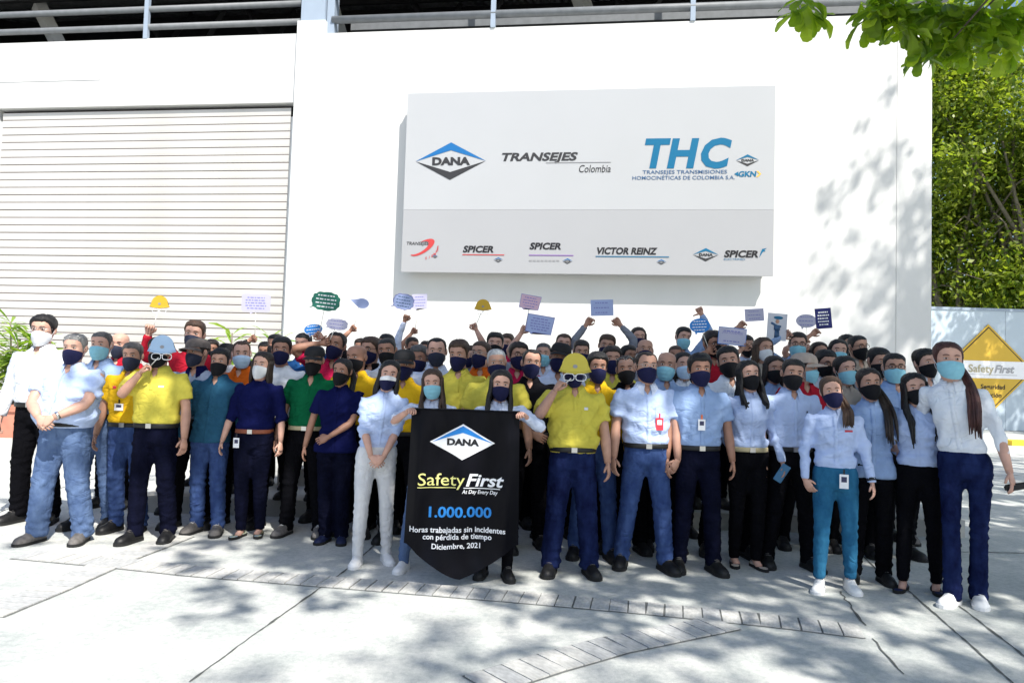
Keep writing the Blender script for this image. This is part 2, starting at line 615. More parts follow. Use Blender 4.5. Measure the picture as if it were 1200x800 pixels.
PRESET = {  # wrist goal (x outward, y, z) and elbow direction in a 1.70 m frame
    'down': ((.285, -.02, .83), (.45, .9, 0)),
    'hang': ((.265, -.07, .82), (.3, .9, 0)),
    'clasp': ((.045, -.20, .885), (.9, .45, -.1)),
    'belly': ((.060, -.285, 1.035), (1.0, .30, -.35)),
    'back': ((.09, .17, .96), (.9, .5, 0)),
    'pocket': ((.235, -.085, .865), (.75, .75, 0)),
    'cheek': ((.075, -.215, 1.46), (.55, -.15, -1)),
    'cross': ((-.03, -.20, .99), (.9, .3, -.3)),
}

PEOPLE_N = 0
def build_person(d):
    global PEOPLE_N
    PEOPLE_N += 1
    r = np.random.default_rng(1000 + d['i'])
    H, fem, lod = d['H'], d['sex'] == 'f', d['lod']
    k = H / 1.70
    bulk = d.get('bulk', 1.0) * 1.03 * (1 + (r.normal(0, .04) if lod else 0))
    belly = d.get('belly', 0.0)
    root = empty('person', d['loc'], R(d.get('yaw', 0)))
    tag(root, d['label'], 'person', d.get('group'))
    lean = d.get('lean', 0.0)              # metres of sideways shift at the head
    bend = d.get('bend', 0.0)              # forward shift at the head
    def warp(V):
        V = np.array(V, float)
        t = np.clip((V[:, 2] - .85) / .85, 0, 1.2)
        V[:, 0] += lean * t
        V[:, 1] -= bend * t ** 1.2
        return V * k
    fw = lambda p: warp([p])[0]
    # ---- skeleton
    sw = (.163 if fem else .186) * (1 + (bulk - 1) * .6)
    spread = d.get('spread', (.085 if fem else .125) + r.uniform(-.02, .03))
    fd = d.get('legs', (r.uniform(-.06, .06), r.uniform(-.06, .06)))        # forward step of the two feet
    arms = {}
    for side, key in ((-1, 'A'), (1, 'B')):
        S = np.array((side * sw, .005, 1.375))
        spec = d.get(key, 'down')
        grip = d.get('grip' + key, .35)
        la, lb = .275, .245
        if isinstance(spec, str):
            g, pole = PRESET[spec]
            g = np.array((g[0] * side, g[1], g[2]))
            if spec in ('down', 'hang') :
                g = g + (side * (bulk - 1) * .12, r.uniform(-.03, .02), r.uniform(-.005, .01))
            pole = np.array((pole[0] * side, pole[1], pole[2]))
        else:
            # goal of the hand centre in world space
            inv = root_inv(d)
            g = np.array(inv @ Vector(spec)) / k
            t = min(max((g[2] - .85) / .85, 0), 1.2)
            g = g - (lean * t, -bend * t ** 1.2, 0)
            pole = np.array(d.get('pole' + key, (side * .8, .1, -.6)))
            if g[2] > 1.5:
                S = S + (side * -.012, 0, .035)
            for _ in range(2):
                E, T = ik(S, g, la, lb, pole)
                g2 = g - norm(T - E) * .065
            g = g2
        E, T = ik(S, g, la, lb, pole)
        arms[side] = (S, E, T, spec, grip)
    # ---- body: head, neck, trunk, arms, legs
    body = MB()
    hy, hp, hr = d.get('head', (r.normal(0, 11), r.normal(0, 4), r.normal(0, 4)))
    HM = Matrix.Rotation(R(hy), 3, 'Z') @ Matrix.Rotation(R(hp), 3, 'X') @ Matrix.Rotation(R(hr), 3, 'Y')
    HM = np.array(HM)
    hs = d.get('hs', 1.04) * (.98 if fem else 1.0)
    hbase = np.array((0, -.012, 1.464))
    hwx = r.uniform(.95, 1.05)
    hwy = r.uniform(.97, 1.04)
    def hd(V):
        V = np.asarray(V, float).copy()
        V = V * (hwx, hwy, 1.0)
        V[:, 2] -= .03
        V = V @ HM.T
        V[:, 2] += .03
        return warp(V * hs * (1.0 if not fem else 1.0) + hbase)
    V, F = make_head(lod)
    body.add(hd(V), F, 0)
    for s in (-1, 1):
        V, F = ear(s)
        body.add(hd(V), F, 0)
        V, F = ellipsoid((s * .031, -.0795, .1225), (.0145, .0085, .0052), 10, 6)
        body.add(hd(V), F, 1)
        V, F = ellipsoid((s * .031, -.0845, .1220), (.0064, .0046, .0056), 8, 5)
        body.add(hd(V), F, 2)
    nr = .049 if fem else .058
    nk = [(0, .022, 1.36), (0, .016, 1.42), (0, .008, 1.46)]
    hc = hd(np.array([(0, .006, .02), (0, .012, .08)])) 
    P = np.array([fw(p) for p in nk] + [hc[0], hc[1]])
    V, F = tube(P, np.array([nr * 1.5, nr * 1.12, nr, nr * .98, nr * .9]) * k, 16, up=(0, 1, 0))
    body.add(V, F, 0)
    V, F = zloft([(.86, .13, .08, .08), (1.0, .12, .08, .08), (1.2, .13, .085, .085), (1.34, .13, .07, .07), (1.40, .08, .05, .05)], 12)
    body.add(warp(V), F, 0)
    for side, (S, E, T, spec, grip) in arms.items():
        am = .80 if fem else .92 + (bulk - 1) * .7
        path = [S, S * .5 + E * .5, S * .12 + E * .88, E * .9 + T * .1, E * .7 + T * .3, E * .35 + T * .65, T]
        rad = np.array([.048, .046, .040, .040, .043, .035, .0255]) * am
        if d.get('sleeve', 'short') == 'long':
            rad[:6] *= .72
        elif d.get('sleeve', 'short') in ('elbow', 'long3'):
            rad[:4] *= .78
        V, F = tube([fw(p) for p in path], rad * k, 12)
        body.add(V, F, 0)
        fd_ = norm(fw(T) - fw(E))
        hdir = fd_
        if spec in ('clasp', 'belly'):
            hdir = norm(np.array((-side * .75, -.25, -.55)))
            pn = np.array((0, 1.0, -.3))
        elif spec == 'cross':
            hdir = norm(np.array((-side * .8, -.1, -.35)))
            pn = np.array((0, 1.0, -.2))
        elif spec == 'pocket':
            hdir = norm(np.array((-side * .45, -.1, -.85)))
            pn = np.array((-side * .6, .8, 0))
        elif isinstance(spec, str) and spec != 'cheek':
            pn = np.array((-side * .9, .3, 0))
        else:
            pn = np.array(d.get('palm' + key_of(side), (-side * .4, -.8, .1)))
        # side: thumb direction relative to cross(d, n)
        thumb = np.cross(hdir, pn)
        want = np.array((0, -1, 0)) if isinstance(spec, str) and spec in ('down', 'hang', 'back') else np.array((-side, 0, .4))
        sd_ = 1 if np.dot(thumb, want) > 0 else -1
        if spec in ('clasp', 'belly', 'cross', 'pocket'):
            sd_ = 1 if thumb[2] > 0 else -1
        hand(body, fw(T), hdir, pn, sd_, k, grip, 0, fem, d.get('thumb') == key_of(side))
    for s in (-1, 1):
        f = fd[0] if s < 0 else fd[1]
        V, F = tube([fw(p) for p in ((s * .085, 0, .9), (s * (.085 + spread) / 2, -.02 - f * .5, .48), (s * spread, .028 - f, .10), (s * spread, .028 - f, .045), (s * spread, (-.05 if d.get('shoestyle') == 'flat' else .0) - f, .03))], np.array([.05, .030, .030, .030, .026]) * k, 10)
        body.add(V, F, 0)
    # ---- shirt
    vs = (.016, .021, .030)[lod]
    tuck = d.get('tuck', True)
    if fem:
        rows = [(.83, .178, .122, .125), (.90, .176, .118, .128), (.98, .150, .104, .112), (1.06, .137, .100, .100), (1.14, .143, .108, .104), (1.21, .152, .130, .108, -.005), (1.26, .156, .132, .108, -.005), (1.31, .160, .112, .103), (1.36, .158, .092, .096), (1.395, .125, .078, .086, .006), (1.425, .080, .063, .070, .01), (1.448, .055, .052, .056, .012)]
    else:
        rows = [(.83, .172, .118, .118), (.90, .172, .120, .120), (.98, .168, .120, .116), (1.06, .168, .120, .114), (1.14, .176, .122, .116), (1.22, .186, .126, .120), (1.29, .190, .122, .118), (1.345, .190, .106, .108), (1.385, .165, .090, .096), (1.415, .115, .076, .084, .006), (1.445, .073, .064, .068, .01), (1.462, .062, .058, .060, .012)]
    rr = []
    for w_ in rows:
        w_ = list(w_) + [0.0] * (6 - len(w_))
        g = math.exp(-((w_[0] - 1.03) / .12) ** 2)
        w_[1] *= (1 + (bulk - 1) * (1 if w_[0] < 1.37 else .3)) * (1 + belly * .25 * g)
        w_[2] = w_[2] * (1 + (bulk - 1) * (1 if w_[0] < 1.37 else .2)) + belly * .10 * g
        w_[3] *= 1 + (bulk - 1) * .7
        rr.append(w_)
    zmin = .955 if tuck else .83
    trunk = [w_ for w_ in rr if w_[0] >= zmin - .06]
    if tuck:
        trunk[0] = [.935, trunk[0][1] * .93, trunk[0][2] * .93, trunk[0][3] * .93, 0, 0]
        trunk.insert(1, [.975, trunk[1][1] * .94, trunk[1][2] * .94, trunk[1][3] * .94, 0, 0])
        trunk.insert(2, [1.015, trunk[2][1] * 1.04 + .006, trunk[2][2] * 1.05 + .006, trunk[2][3] * 1.04, 0, 0])
        trunk = [w_ for i, w_ in enumerate(trunk) if i < 3 or w_[0] > 1.03]
    else:
        trunk[0] = [.835] + [q * 1.03 for q in trunk[0][1:4]] + [0, 0]
    sm = MB()
    V, F = zloft(trunk, 26, 2.5)
    sm.add(warp(V), F)
    sleeve = d.get('sleeve', 'short')
    for side, (S, E, T, spec, grip) in arms.items():
        am = (.84 if fem else .96) * (1 + (bulk - 1) * .6)
        inn = np.array((side * sw * .55, .005, 1.345)) if S[2] < 1.39 else np.array((side * sw * .6, .005, 1.30))
        if sleeve == 'short':
            e = S * .30 + E * .70
            path = [inn, S * .93 + E * .07, S * .72 + E * .28, S * .5 + E * .5, e]
            rad = np.array([.058, .068, .066, .066, .070]) * am
        elif sleeve == 'elbow':
            path = [inn, S * .93 + E * .07, S * .6 + E * .4, S * .2 + E * .8, E * .80 + T * .20]
            rad = np.array([.055, .066, .062, .056, .056]) * am
        else:
            end = T if sleeve == 'long' else E * .45 + T * .55
            path = [inn, S * .93 + E * .07, S * .6 + E * .4, S * .15 + E * .85, E * .85 + T * .15, E * .55 + end * .45, E * .1 + end * .9, end]
            rad = np.array([.055, .066, .060, .054, .052, .047, .041, .041]) * am
        V, F = tube([fw(p) for p in path], rad * k, 14)
        sm.add(V, F)
    Vr, Fr, Nr = voxel(sm.arr(), sm.f, vs * k, 3)
    if lod < 2:
        Vr = wrinkles(Vr, Nr, r, (.024 if lod == 0 else .016) * d.get('wr', 1.0), 'shirt', .995 * k if tuck else -1.0)
    sname = d.get('garment', 'shirt')
    shirt = link(sname, fastmesh(sname, Vr, Fr, ['shirt_' + d['shirt']], smooth=True), root)
    bvh = BVHTree.FromPolygons(Vr.tolist(), Fr.tolist()) if lod < 2 else None
    # ---- trousers
    tr = d.get('trouser', 'black')
    cut = d.get('cut', 'slim' if fem else 'straight')
    pel = [list(w_) + [0] * (6 - len(w_)) for w_ in rr if w_[0] <= .99]
    pm = MB()
    hwid, hf, hb = (.170, .112, .125) if fem else (.168, .115, .122)
    hwid *= 1 + (bulk - 1) * .8
    hf = hf * (1 + (bulk - 1) * .6)
    ws = (.146, .106, .112) if fem else (.160, .117, .114)
    ws = [q * (1 + (bulk - 1) * .9) for q in ws]
    top = .985 if tuck else .95
    V, F = zloft([(.80, hwid * .72, hf * .8, hb * .85, .0), (.84, hwid * .97, hf, hb), (.89, hwid, hf, hb), (.94, hwid * .97, hf * .99 + belly * .04, hb * .97), (top, ws[0] + .004, ws[1] + belly * .07 + .003, ws[2])], 22, 2.4)
    pm.add(warp(V), F)
    CUT = {'straight': [.096, .083, .069, .067, .062, .060], 'slim': [.097, .082, .062, .060, .049, .044], 'flare': [.088, .072, .060, .060, .062, .064], 'loose': [.100, .088, .075, .073, .070, .070]}[cut]
    for s in (-1, 1):
        f = fd[0] if s < 0 else fd[1]
        am = (1 + (bulk - 1) * .8) * (.96 if fem else 1)
        hem = d.get('hem', .045)
        path = [(s * .078, .0, .88), (s * (.084 + (spread - .084) * .25), -.004 - f * .25, .70), (s * (.084 + (spread - .084) * .55), -.018 - f * .5, .49), (s * (.084 + (spread - .084) * .75), .008 - f * .75, .32), (s * spread, .028 - f, .14), (s * spread, .026 - f, hem)]
        V, F = tube([fw(p) for p in path], np.array(CUT) * am * k, 16, np.array([1.1, 1.05, 1.05, 1.1, 1.1, 1.15]))
        pm.add(V, F)
    Vp, Fp, Np = voxel(pm.arr(), pm.f, vs * k, 3)
    if lod < 2:
        z = Vp[:, 2] / k
        am = .25 + .9 * np.exp(-((z - .13) / .10) ** 2) + .7 * np.exp(-((z - .47) / .09) ** 2) + .6 * np.exp(-((z - .80) / .07) ** 2)
        dv = wrinkles(Vp, Np, r, .019 if cut != 'slim' else .012, 'trouser') - Vp
        Vp = Vp + dv * am[:, None]
        Vp[:, 2] = np.maximum(Vp[:, 2], .012)
    trs = link('trousers', fastmesh('trousers', Vp, Fp, ['trouser_' + tr], smooth=True), root)
    if lod == 0:
        tb_ = BVHTree.FromPolygons(Vp.tolist(), Fp.tolist())
        for nm, pts_, wd_ in (('fly', [(.004, .95), (.004, .90), (.002, .86)], .004), ('pocket_seam', [(.085, .955), (.110, .92), (.138, .875)], .004), ('pocket_seam', [(-.085, .955), (-.110, .92), (-.138, .875)], .004)):
            VV = []
            for (x_, z_) in pts_:
                lx_ = lean * min(max((z_ - .85) / .85, 0), 1.2)
                for dx_ in (-wd_, 0, wd_):
                    h_ = tb_.ray_cast(Vector(((x_ + dx_ + lx_) * k, -1.2, z_ * k)), Vector((0, 1, 0)), 3)
                    if h_[0] is not None:
                        VV.append(tuple(h_[0] + h_[1] * (.003 if dx_ == 0 else .0)))
            if len(VV) == 9:
                MB().add(VV, grid_faces(3, 3)).build(nm, 'trouser_' + tr, trs)
    if tuck and d.get('belt', 'black'):
        mbt = MB()
        V, F = zloft([(.952, ws[0] + .008, ws[1] + belly * .07 + .010, ws[2] + .008), (.957, ws[0] + .010, ws[1] + belly * .07 + .013, ws[2] + .010), (.985, ws[0] + .010, ws[1] + belly * .07 + .013, ws[2] + .010), (.990, ws[0] + .007, ws[1] + belly * .07 + .008, ws[2] + .006)], 26, 2.4)
        mbt.add(warp(V), F)
        bl = mbt.build('belt', 'belt_' + d.get('belt', 'black'), root)
        if lod == 0:
            y = -(ws[1] + belly * .07 + .016)
            mbb = MB()
            c = fw((0, y, .971))
            mbb.box(c - np.array((.022, .004, .019)) * k, c + np.array((.022, .006, .019)) * k)
            mbb.build('buckle', 'metal', bl, False)
    # ---- collar, placket, pocket
    if d.get('collar', True) and lod < 2:
        cb = MB()
        n = 25
        ph = np.linspace(R(15), R(345), n)
        cr = .057 if fem else .068
        rowsC = []
        for (q, zz, fz) in ((cr * .97, 1.428, -.016), (cr * .98, 1.462, -.012), (cr * 1.02, 1.474, -.010), (cr * 1.28, 1.444, -.034), (cr * 1.50, 1.416, -.062)):
            c = np.clip(np.cos(ph), 0, 1) ** 3
            rowsC.append(np.stack([q * np.sin(ph) * (1 + .25 * c * (zz < 1.45)), -q * np.cos(ph) * 1.02 - .004 + .012 * (1 - c), zz + fz * c - (.012 if fem else 0)], 1))
        V = np.concatenate(rowsC)
        cb.add(warp(V), grid_faces(5, n))
        cm = 'shirt_' + d.get('collarcol', d['shirt'])
        cb.build('collar', cm, shirt)
        if bvh is not None:
            open_ = d.get('open', .055)
            p = patch(bvh, -.046 * k + lean * .7 * k, .046 * k + lean * .7 * k, (1.425 - open_) * k, 1.450 * k, .0065, 5, 6, .08)
            if p:
                body.add(p[0], p[1], 0)
    if lod == 0 and bvh is not None:
        if d.get('placket', True):
            zb = (1.0 if tuck else .85) if d.get('placket') != 'polo' else 1.27
            V = []
            nz = 15
            ok = True
            for i in range(nz):
                z = zb + (1.385 - zb) * i / (nz - 1)
                lx = lean * min(max((z - .85) / .85, 0), 1.2)
                for dx in (-.016, -.0145, .0145, .016):
                    h = bvh.ray_cast(Vector(((dx + lx) * k, -1.2, z * k)), Vector((0, 1, 0)), 3)
                    if h[0] is None:
                        ok = False
                        break
                    V.append(tuple(h[0] + h[1] * (.0035 if abs(dx) < .015 else -.001)))
                if not ok:
                    break
            if ok:
                pl = MB().add(V, grid_faces(nz, 4)).build('placket', 'shirt_' + d['shirt'], shirt)
        if d.get('pocket', not fem):
            lx = lean * .5
            p = patch(bvh, (.052 + lx) * k, (.142 + lx) * k, 1.165 * k, 1.275 * k, .006, 6, 6)
            if p:
                MB().add(*p).build('pocket', 'shirt_' + d['shirt'], shirt)
        if d.get('logo'):
            x0, x1, z0, z1, lm = d['logo']
            p = patch(bvh, x0 * k, x1 * k, z0 * k, z1 * k, .008, 6, 3)
            if p:
                MB().add(*p).build('emblem', lm, shirt)
        if d.get('badge'):
            bx, bz, bw, bh, bmn = d['badge']
            hit = bvh.ray_cast(Vector((bx * k, -1.2, bz * k)), Vector((0, 1, 0)), 3)
            y = (hit[0].y if hit[0] is not None else -.14 * k) - .012
            b = MB()
            b.box((bx * k - bw / 2, y - .004, bz * k - bh / 2), (bx * k + bw / 2, y, bz * k + bh / 2))
            bo = b.build('badge', bmn, root, False)
            b = MB()
            b.box((bx * k - bw * .3, y - .0055, bz * k - bh * .05), (bx * k + bw * .3, y - .004, bz * k + bh * .33))
            b.build('portrait', 'ink_dark' if bmn != 'badge_red' else 'ink_white', bo, False)
            b = MB()
            b.box((bx * k - .006, y - .003, bz * k + bh / 2 - .004), (bx * k + .006, y + .001, bz * k + bh / 2 + .035))
            b.build('clip', d.get('clipcol', 'plastic_black'), bo, False)
    # ---- shoes
    sc_ = d.get('shoe', 'black')
    sty = d.get('shoestyle', 'boot')
    for s in (-1, 1):
        f = fd[0] if s < 0 else fd[1]
        L = (.235 if fem else .265) * (1.06 if sty in ('sneaker', 'boot') else 1)
        hh = {'boot': .135, 'sneaker': .105, 'flat': .050}[sty]
        wd = (.041 if fem else .047) * (1.08 if sty != 'flat' else .95)
        prof = [(0, .55, .80), (.05, .86, 1.0), (.20, .96, 1.04), (.34, .95, 1.0), (.46, .96, .78), (.60, 1.04, .62), (.76, 1.06, .56), (.89, .90, .50), (.965, .58, .40), (1.0, .25, .26)]
        if sty == 'flat':
            prof = [(0, .6, .95), (.06, .8, 1.0), (.2, .85, .85), (.34, .8, .55), (.48, .88, .45), (.62, 1, .5), (.78, .95, .62), (.90, .7, .58), (.97, .4, .45), (1, .15, .3)]
        n = 12
        a = np.linspace(0, 2 * math.pi, n, endpoint=False)
        toe = R(d.get('toe', 12) * s)
        rot = np.array([[math.cos(toe), -math.sin(toe)], [math.sin(toe), math.cos(toe)]])
        def place(V):
            V = np.array(V, float)
            V[:, :2] = V[:, :2] @ rot.T
            V[:, 0] += s * spread
            V[:, 1] += .03 - f
            return V * k
        Vs = []
        for (t, ww, h) in prof:
            y = .065 - L * t
            x = wd * ww * np.sign(np.cos(a)) * np.abs(np.cos(a)) ** .8
            z = .018 + np.maximum(np.sin(a), -.15) * (hh * h - .018)
            z = np.maximum(z, .014)
            Vs.append(np.stack([x, np.full(n, y), z], 1))
        sh = MB().add(place(np.concatenate(Vs)), rings_faces(len(prof), n)).build('shoe', 'shoe_' + sc_, root)
        out = []
        for (t, ww, h) in prof:
            out.append((wd * ww * 1.07, .067 - (L + .006) * t))
        poly = [(x, y) for x, y in out] + [(-x, y) for x, y in reversed(out)]
        n2 = len(poly)
        V = [(x, y, 0.001) for x, y in poly] + [(x, y, .024) for x, y in poly]
        F = [tuple(reversed(range(n2))), tuple(range(n2, 2 * n2))] + [(i, (i + 1) % n2, n2 + (i + 1) % n2, n2 + i) for i in range(n2)]
        MB().add(place(V), F).build('sole', 'sole_white' if sc_ in ('white',) else 'sole_dark', sh, False)
        if lod == 0 and sty in ('boot', 'sneaker'):
            lc = MB()
            for q in range(4):
                t = .36 + q * .055
                hh_ = np.interp(t, [p_[0] for p_ in prof], [p_[2] for p_ in prof]) * hh
                V, F = tube(place([(-.020, .065 - L * t, hh_ - .002), (0, .065 - L * t - .004, hh_ + .003), (.020, .065 - L * t, hh_ - .002)]), .0028 * k, 5)
                lc.add(V, F)
            lc.build('lace', 'sole_white' if sc_ != 'black' else 'shoe_grey', sh)
    # ---- mask
    mk = d.get('mask', 'navy')
    if mk:
        kind = d.get('maskkind', {'surgical': 'surgical', 'white': 'kn95', 'paleblue': 'surgical'}.get(mk, 'cloth'))
        V, F = make_mask(kind)
        mo = MB()
        mo.add(hd(V), F)
        mesh_mats = ['mask_' + mk]
        if d.get('mask2'):
            mesh_mats.append('mask_' + d['mask2'])
            mo.m = [1 if i // 16 >= 7 else 0 for i in range(len(F))]
        mobj = mo.build('face_mask', mesh_mats, root)
        if lod < 2:
            for s in (-1, 1):
                lp = MB()
                for a_, b_ in (((s * .072, -.022, .078), (s * .079, .012, .135)), ((s * .066, -.022, .030), (s * .078, .016, .095))):
                    V, F = tube(hd(np.array([a_, np.array(a_) * .5 + np.array(b_) * .5 + (s * .004, 0, 0), b_])), .0016 * k, 5)
                    lp.add(V, F)
                lp.build('ear_loop', 'mask_white' if mk in ('surgical', 'white', 'paleblue') else 'mask_' + mk, mobj)
    # ---- hair
    hc_, hst = d.get('hair', ('dark', 'short'))
    if hst != 'bald':
        hb_ = MB()
        st = hst if hst in HAIRLINE else ('woman' if fem else 'short')
        th = d.get('hairth', {'short': .013 * r.uniform(.7, 1.5), 'receding': .008, 'fringe': .004, 'woman': .013}[st])
        if d.get('cap') or d.get('buzz'):
            th = .004
        V, F = hair_cap(st, th, lod, r, part=d.get('part', 0.0), messy=.0010 if th < .006 else .0017)
        hb_.add(hd(V), F)
        brows(hbb := MB())
        hb_.add(hd(hbb.arr()), hbb.f)
        strands = []
        if hst in ('long', 'curly', 'longfront'):
            nl = 26
            for j in range(nl):
                a = R(72 + 216 * j / (nl - 1))
                x0, y0 = head_xy(np.array(a), np.array(.15), .008)
                x1, y1 = head_xy(np.array(a), np.array(.06), .016)
                end = -.14 - .05 * r.random() + d.get('hairlen', 0)
                wv = .010 if hst == 'curly' else .004
                P = [(x0, y0, .16), (x1, y1, .08), (x1 * 1.08 + r.normal(0, wv), y1 * .95 + r.normal(0, wv) + .01, .01), (x1 * 1.12 + r.normal(0, wv), y1 * .8 + .030 + r.normal(0, wv), -.05), (x1 * 1.12 + r.normal(0, wv), max(y1 * .7, .0) + .05, end)]
                strands.append((P, [.012, .017, .018, .016, .006]))
        if hst in ('longfront', 'curly'):
            for s in (-1, 1):
                if s not in d.get('fronts', (-1, 1)):
                    continue
                for j in range(7):
                    a = R(s * (66 + 6 * j))
                    x0, y0 = head_xy(np.array(a), np.array(.15), .006)
                    x1, y1 = head_xy(np.array(a), np.array(.05), .020)
                    wv = .012 if hst == 'curly' else .004
                    zend = -.17 - .07 * r.random() + d.get('hairlen', 0)
                    fx = -.045 - .09 * (1 if zend < -.1 else .5) + j * .006
                    P = [(x0, y0, .165), (x1, y1, .07), (x1 * 1.15 + r.normal(0, wv), y1 * .9 - .012 + r.normal(0, wv), 0), (s * (.088 + r.normal(0, .010)), -.085 + j * .008 + r.normal(0, wv), -.07), (s * (.085 + r.normal(0, .014)), -.118 + j * .006 + r.normal(0, wv), -.13), (s * (.080 + r.normal(0, .012)), -.128, zend)]
                    strands.append((P, [.010, .014, .015, .014, .012, .004]))
        if hst == 'pony':
            for j in range(9):
                s = d.get('ponyside', 1)
                P = [(0 + r.normal(0, .012), .10, .17), (s * .040 + r.normal(0, .012), .13, .13), (s * .078 + r.normal(0, .012), .09, .05), (s * .095 + r.normal(0, .014), .05, -.03), (s * .105 + r.normal(0, .016), .03, -.10 - .05 * r.random())]
                strands.append((P, [.014, .017, .016, .013, .004]))
        if hst == 'ponyfront':
            s = d.get('ponyside', 1)
            pl_ = d.get('ponylen', 1.0)
            for j in range(16):
                jx, jy = r.normal(0, .014), r.normal(0, .009)
                P = [(s * .05 + jx * .4, .07, .12), (s * .080 + jx * .6, .045 + jy, .05), (s * .090 + jx, -.02 + jy, -.03), (s * .085 + jx * 1.2, -.105 + jy, -.11 * pl_), (s * .070 + jx * 1.4, -.155 + jy, -.20 * pl_), (s * .062 + jx * 1.6, -.160 + jy, (-.29 - .09 * r.random()) * pl_)]
                strands.append((P, [.014, .015, .015, .013, .012, .003]))
        for P, rd in strands:
            P = np.array(P, float)
            t = np.linspace(0, 1, len(P))
            tt = np.linspace(0, 1, len(P) * 2 - 1)
            P2 = np.stack([np.interp(tt, t, P[:, c]) for c in range(3)], 1)
            P2[1:-1] = P2[1:-1] * .5 + (P2[:-2] + P2[2:]) * .25
            V, F = tube(hd(P2), np.interp(tt, t, rd) * k, 6, .75)
            hb_.add(V, F)
        hb_.build('hair', 'hair_' + hc_, root)
    else:
        hbb = MB()
        brows(hbb)
        MB().add(hd(hbb.arr()), hbb.f).build('eyebrow', 'hair_' + hc_, root)
    # ---- headwear, glasses
    if d.get('cap'):
        n, m = 28, 9
        a = np.linspace(0, 2 * math.pi, n, endpoint=False)
        s = 1 - (1 - np.linspace(0, 1, m)) ** 1.7
        Z = .158 + (.227 - .158) * s
        Zg, A = np.meshgrid(Z, a, indexing='ij')
        x, y = head_xy(A, Zg, .016)
        V = np.stack([x, y, Zg + .022 * np.clip((Zg - .15) / .07, 0, 1) - .012 * np.clip(-np.cos(A), 0, 1) * (s[:, None] < .05)], -1).reshape(-1, 3)
        F = grid_faces(m, n, True) + [tuple((m - 1) * n + j for j in range(n))]
        co = MB().add(hd(V), F).build('cap', 'cap_' + d['cap'], root)
        nb = 15
        br = MB()
        u = np.linspace(-1, 1, nb)
        V = []
        for t, q in ((0, 0), (.5, 0), (1, 0), (1, 1), (.5, 1), (0, 1)):
            ang = u * R(70)
            x0, y0 = head_xy(ang, np.full(nb, .16), .015)
            ext = .078 * np.cos(u * math.pi / 2) ** .6 * t
            V.append(np.stack([x0 * (1 + .05 * t), y0 - ext, .160 - .020 * t + .004 * q * -1 - .016 * u ** 2], 1))
        br.add(hd(np.concatenate(V)), grid_faces(6, nb))
        br.build('brim', 'cap_' + d['cap'], co)
    gl = d.get('glasses')
    if gl:
        gb = MB()
        dz, dy = (.078, .018) if gl == 'top' else (0, 0)
        gm = 'metal' if d.get('glassmetal') else 'plastic_black'
        for s in (-1, 1):
            t = np.linspace(0, 2 * math.pi, 15)
            P = np.stack([s * .032 + .024 * np.sign(np.cos(t)) * np.abs(np.cos(t)) ** .7, -.103 + dy + .010 * np.abs(np.cos(t) * 0 + (s * .032 + .024 * np.cos(t)) / .056) ** 2, .121 + dz + .0165 * np.sign(np.sin(t)) * np.abs(np.sin(t)) ** .8], 1)
            V, F = tube(hd(P), (.0024 if not d.get('glassmetal') else .0014) * k, 5)
            gb.add(V, F)
            V, F = tube(hd(np.array([(s * .056, -.090 + dy, .126 + dz), (s * .078, -.03 + dy, .128 + dz), (s * .080, .02 + dy, .125 + dz)])), .0018 * k, 5)
            gb.add(V, F)
        V, F = tube(hd(np.array([(-.010, -.104 + dy, .125 + dz), (0, -.108 + dy, .128 + dz), (.010, -.104 + dy, .125 + dz)])), .002 * k, 5)
        gb.add(V, F)
        gb.build('glasses', gm, root)
    if d.get('watch'):
        side = -1 if d['watch'] == 'A' else 1
        S, E, T, _, _ = arms[side]
        p, q = fw(E * .12 + T * .88), fw(T)
        wr_ = norm(q - p)
        V, F = tube([p - wr_ * .011, p + wr_ * .011], .034 * k, 12)
        MB().add(V, F).build('wristwatch', d.get('watchcol', 'plastic_black'), root)
    body.build('body', ['skin_' + d.get('skin', 'tan'), 'eye_white', 'eye_dark'], root)
    d['arms'] = arms
    d['fw'] = fw
    return root

def key_of(side):
    return 'A' if side < 0 else 'B'

def root_inv(d):
    return (Matrix.Translation(d['loc']) @ Matrix.Rotation(R(d.get('yaw', 0)), 4, 'Z')).inverted()
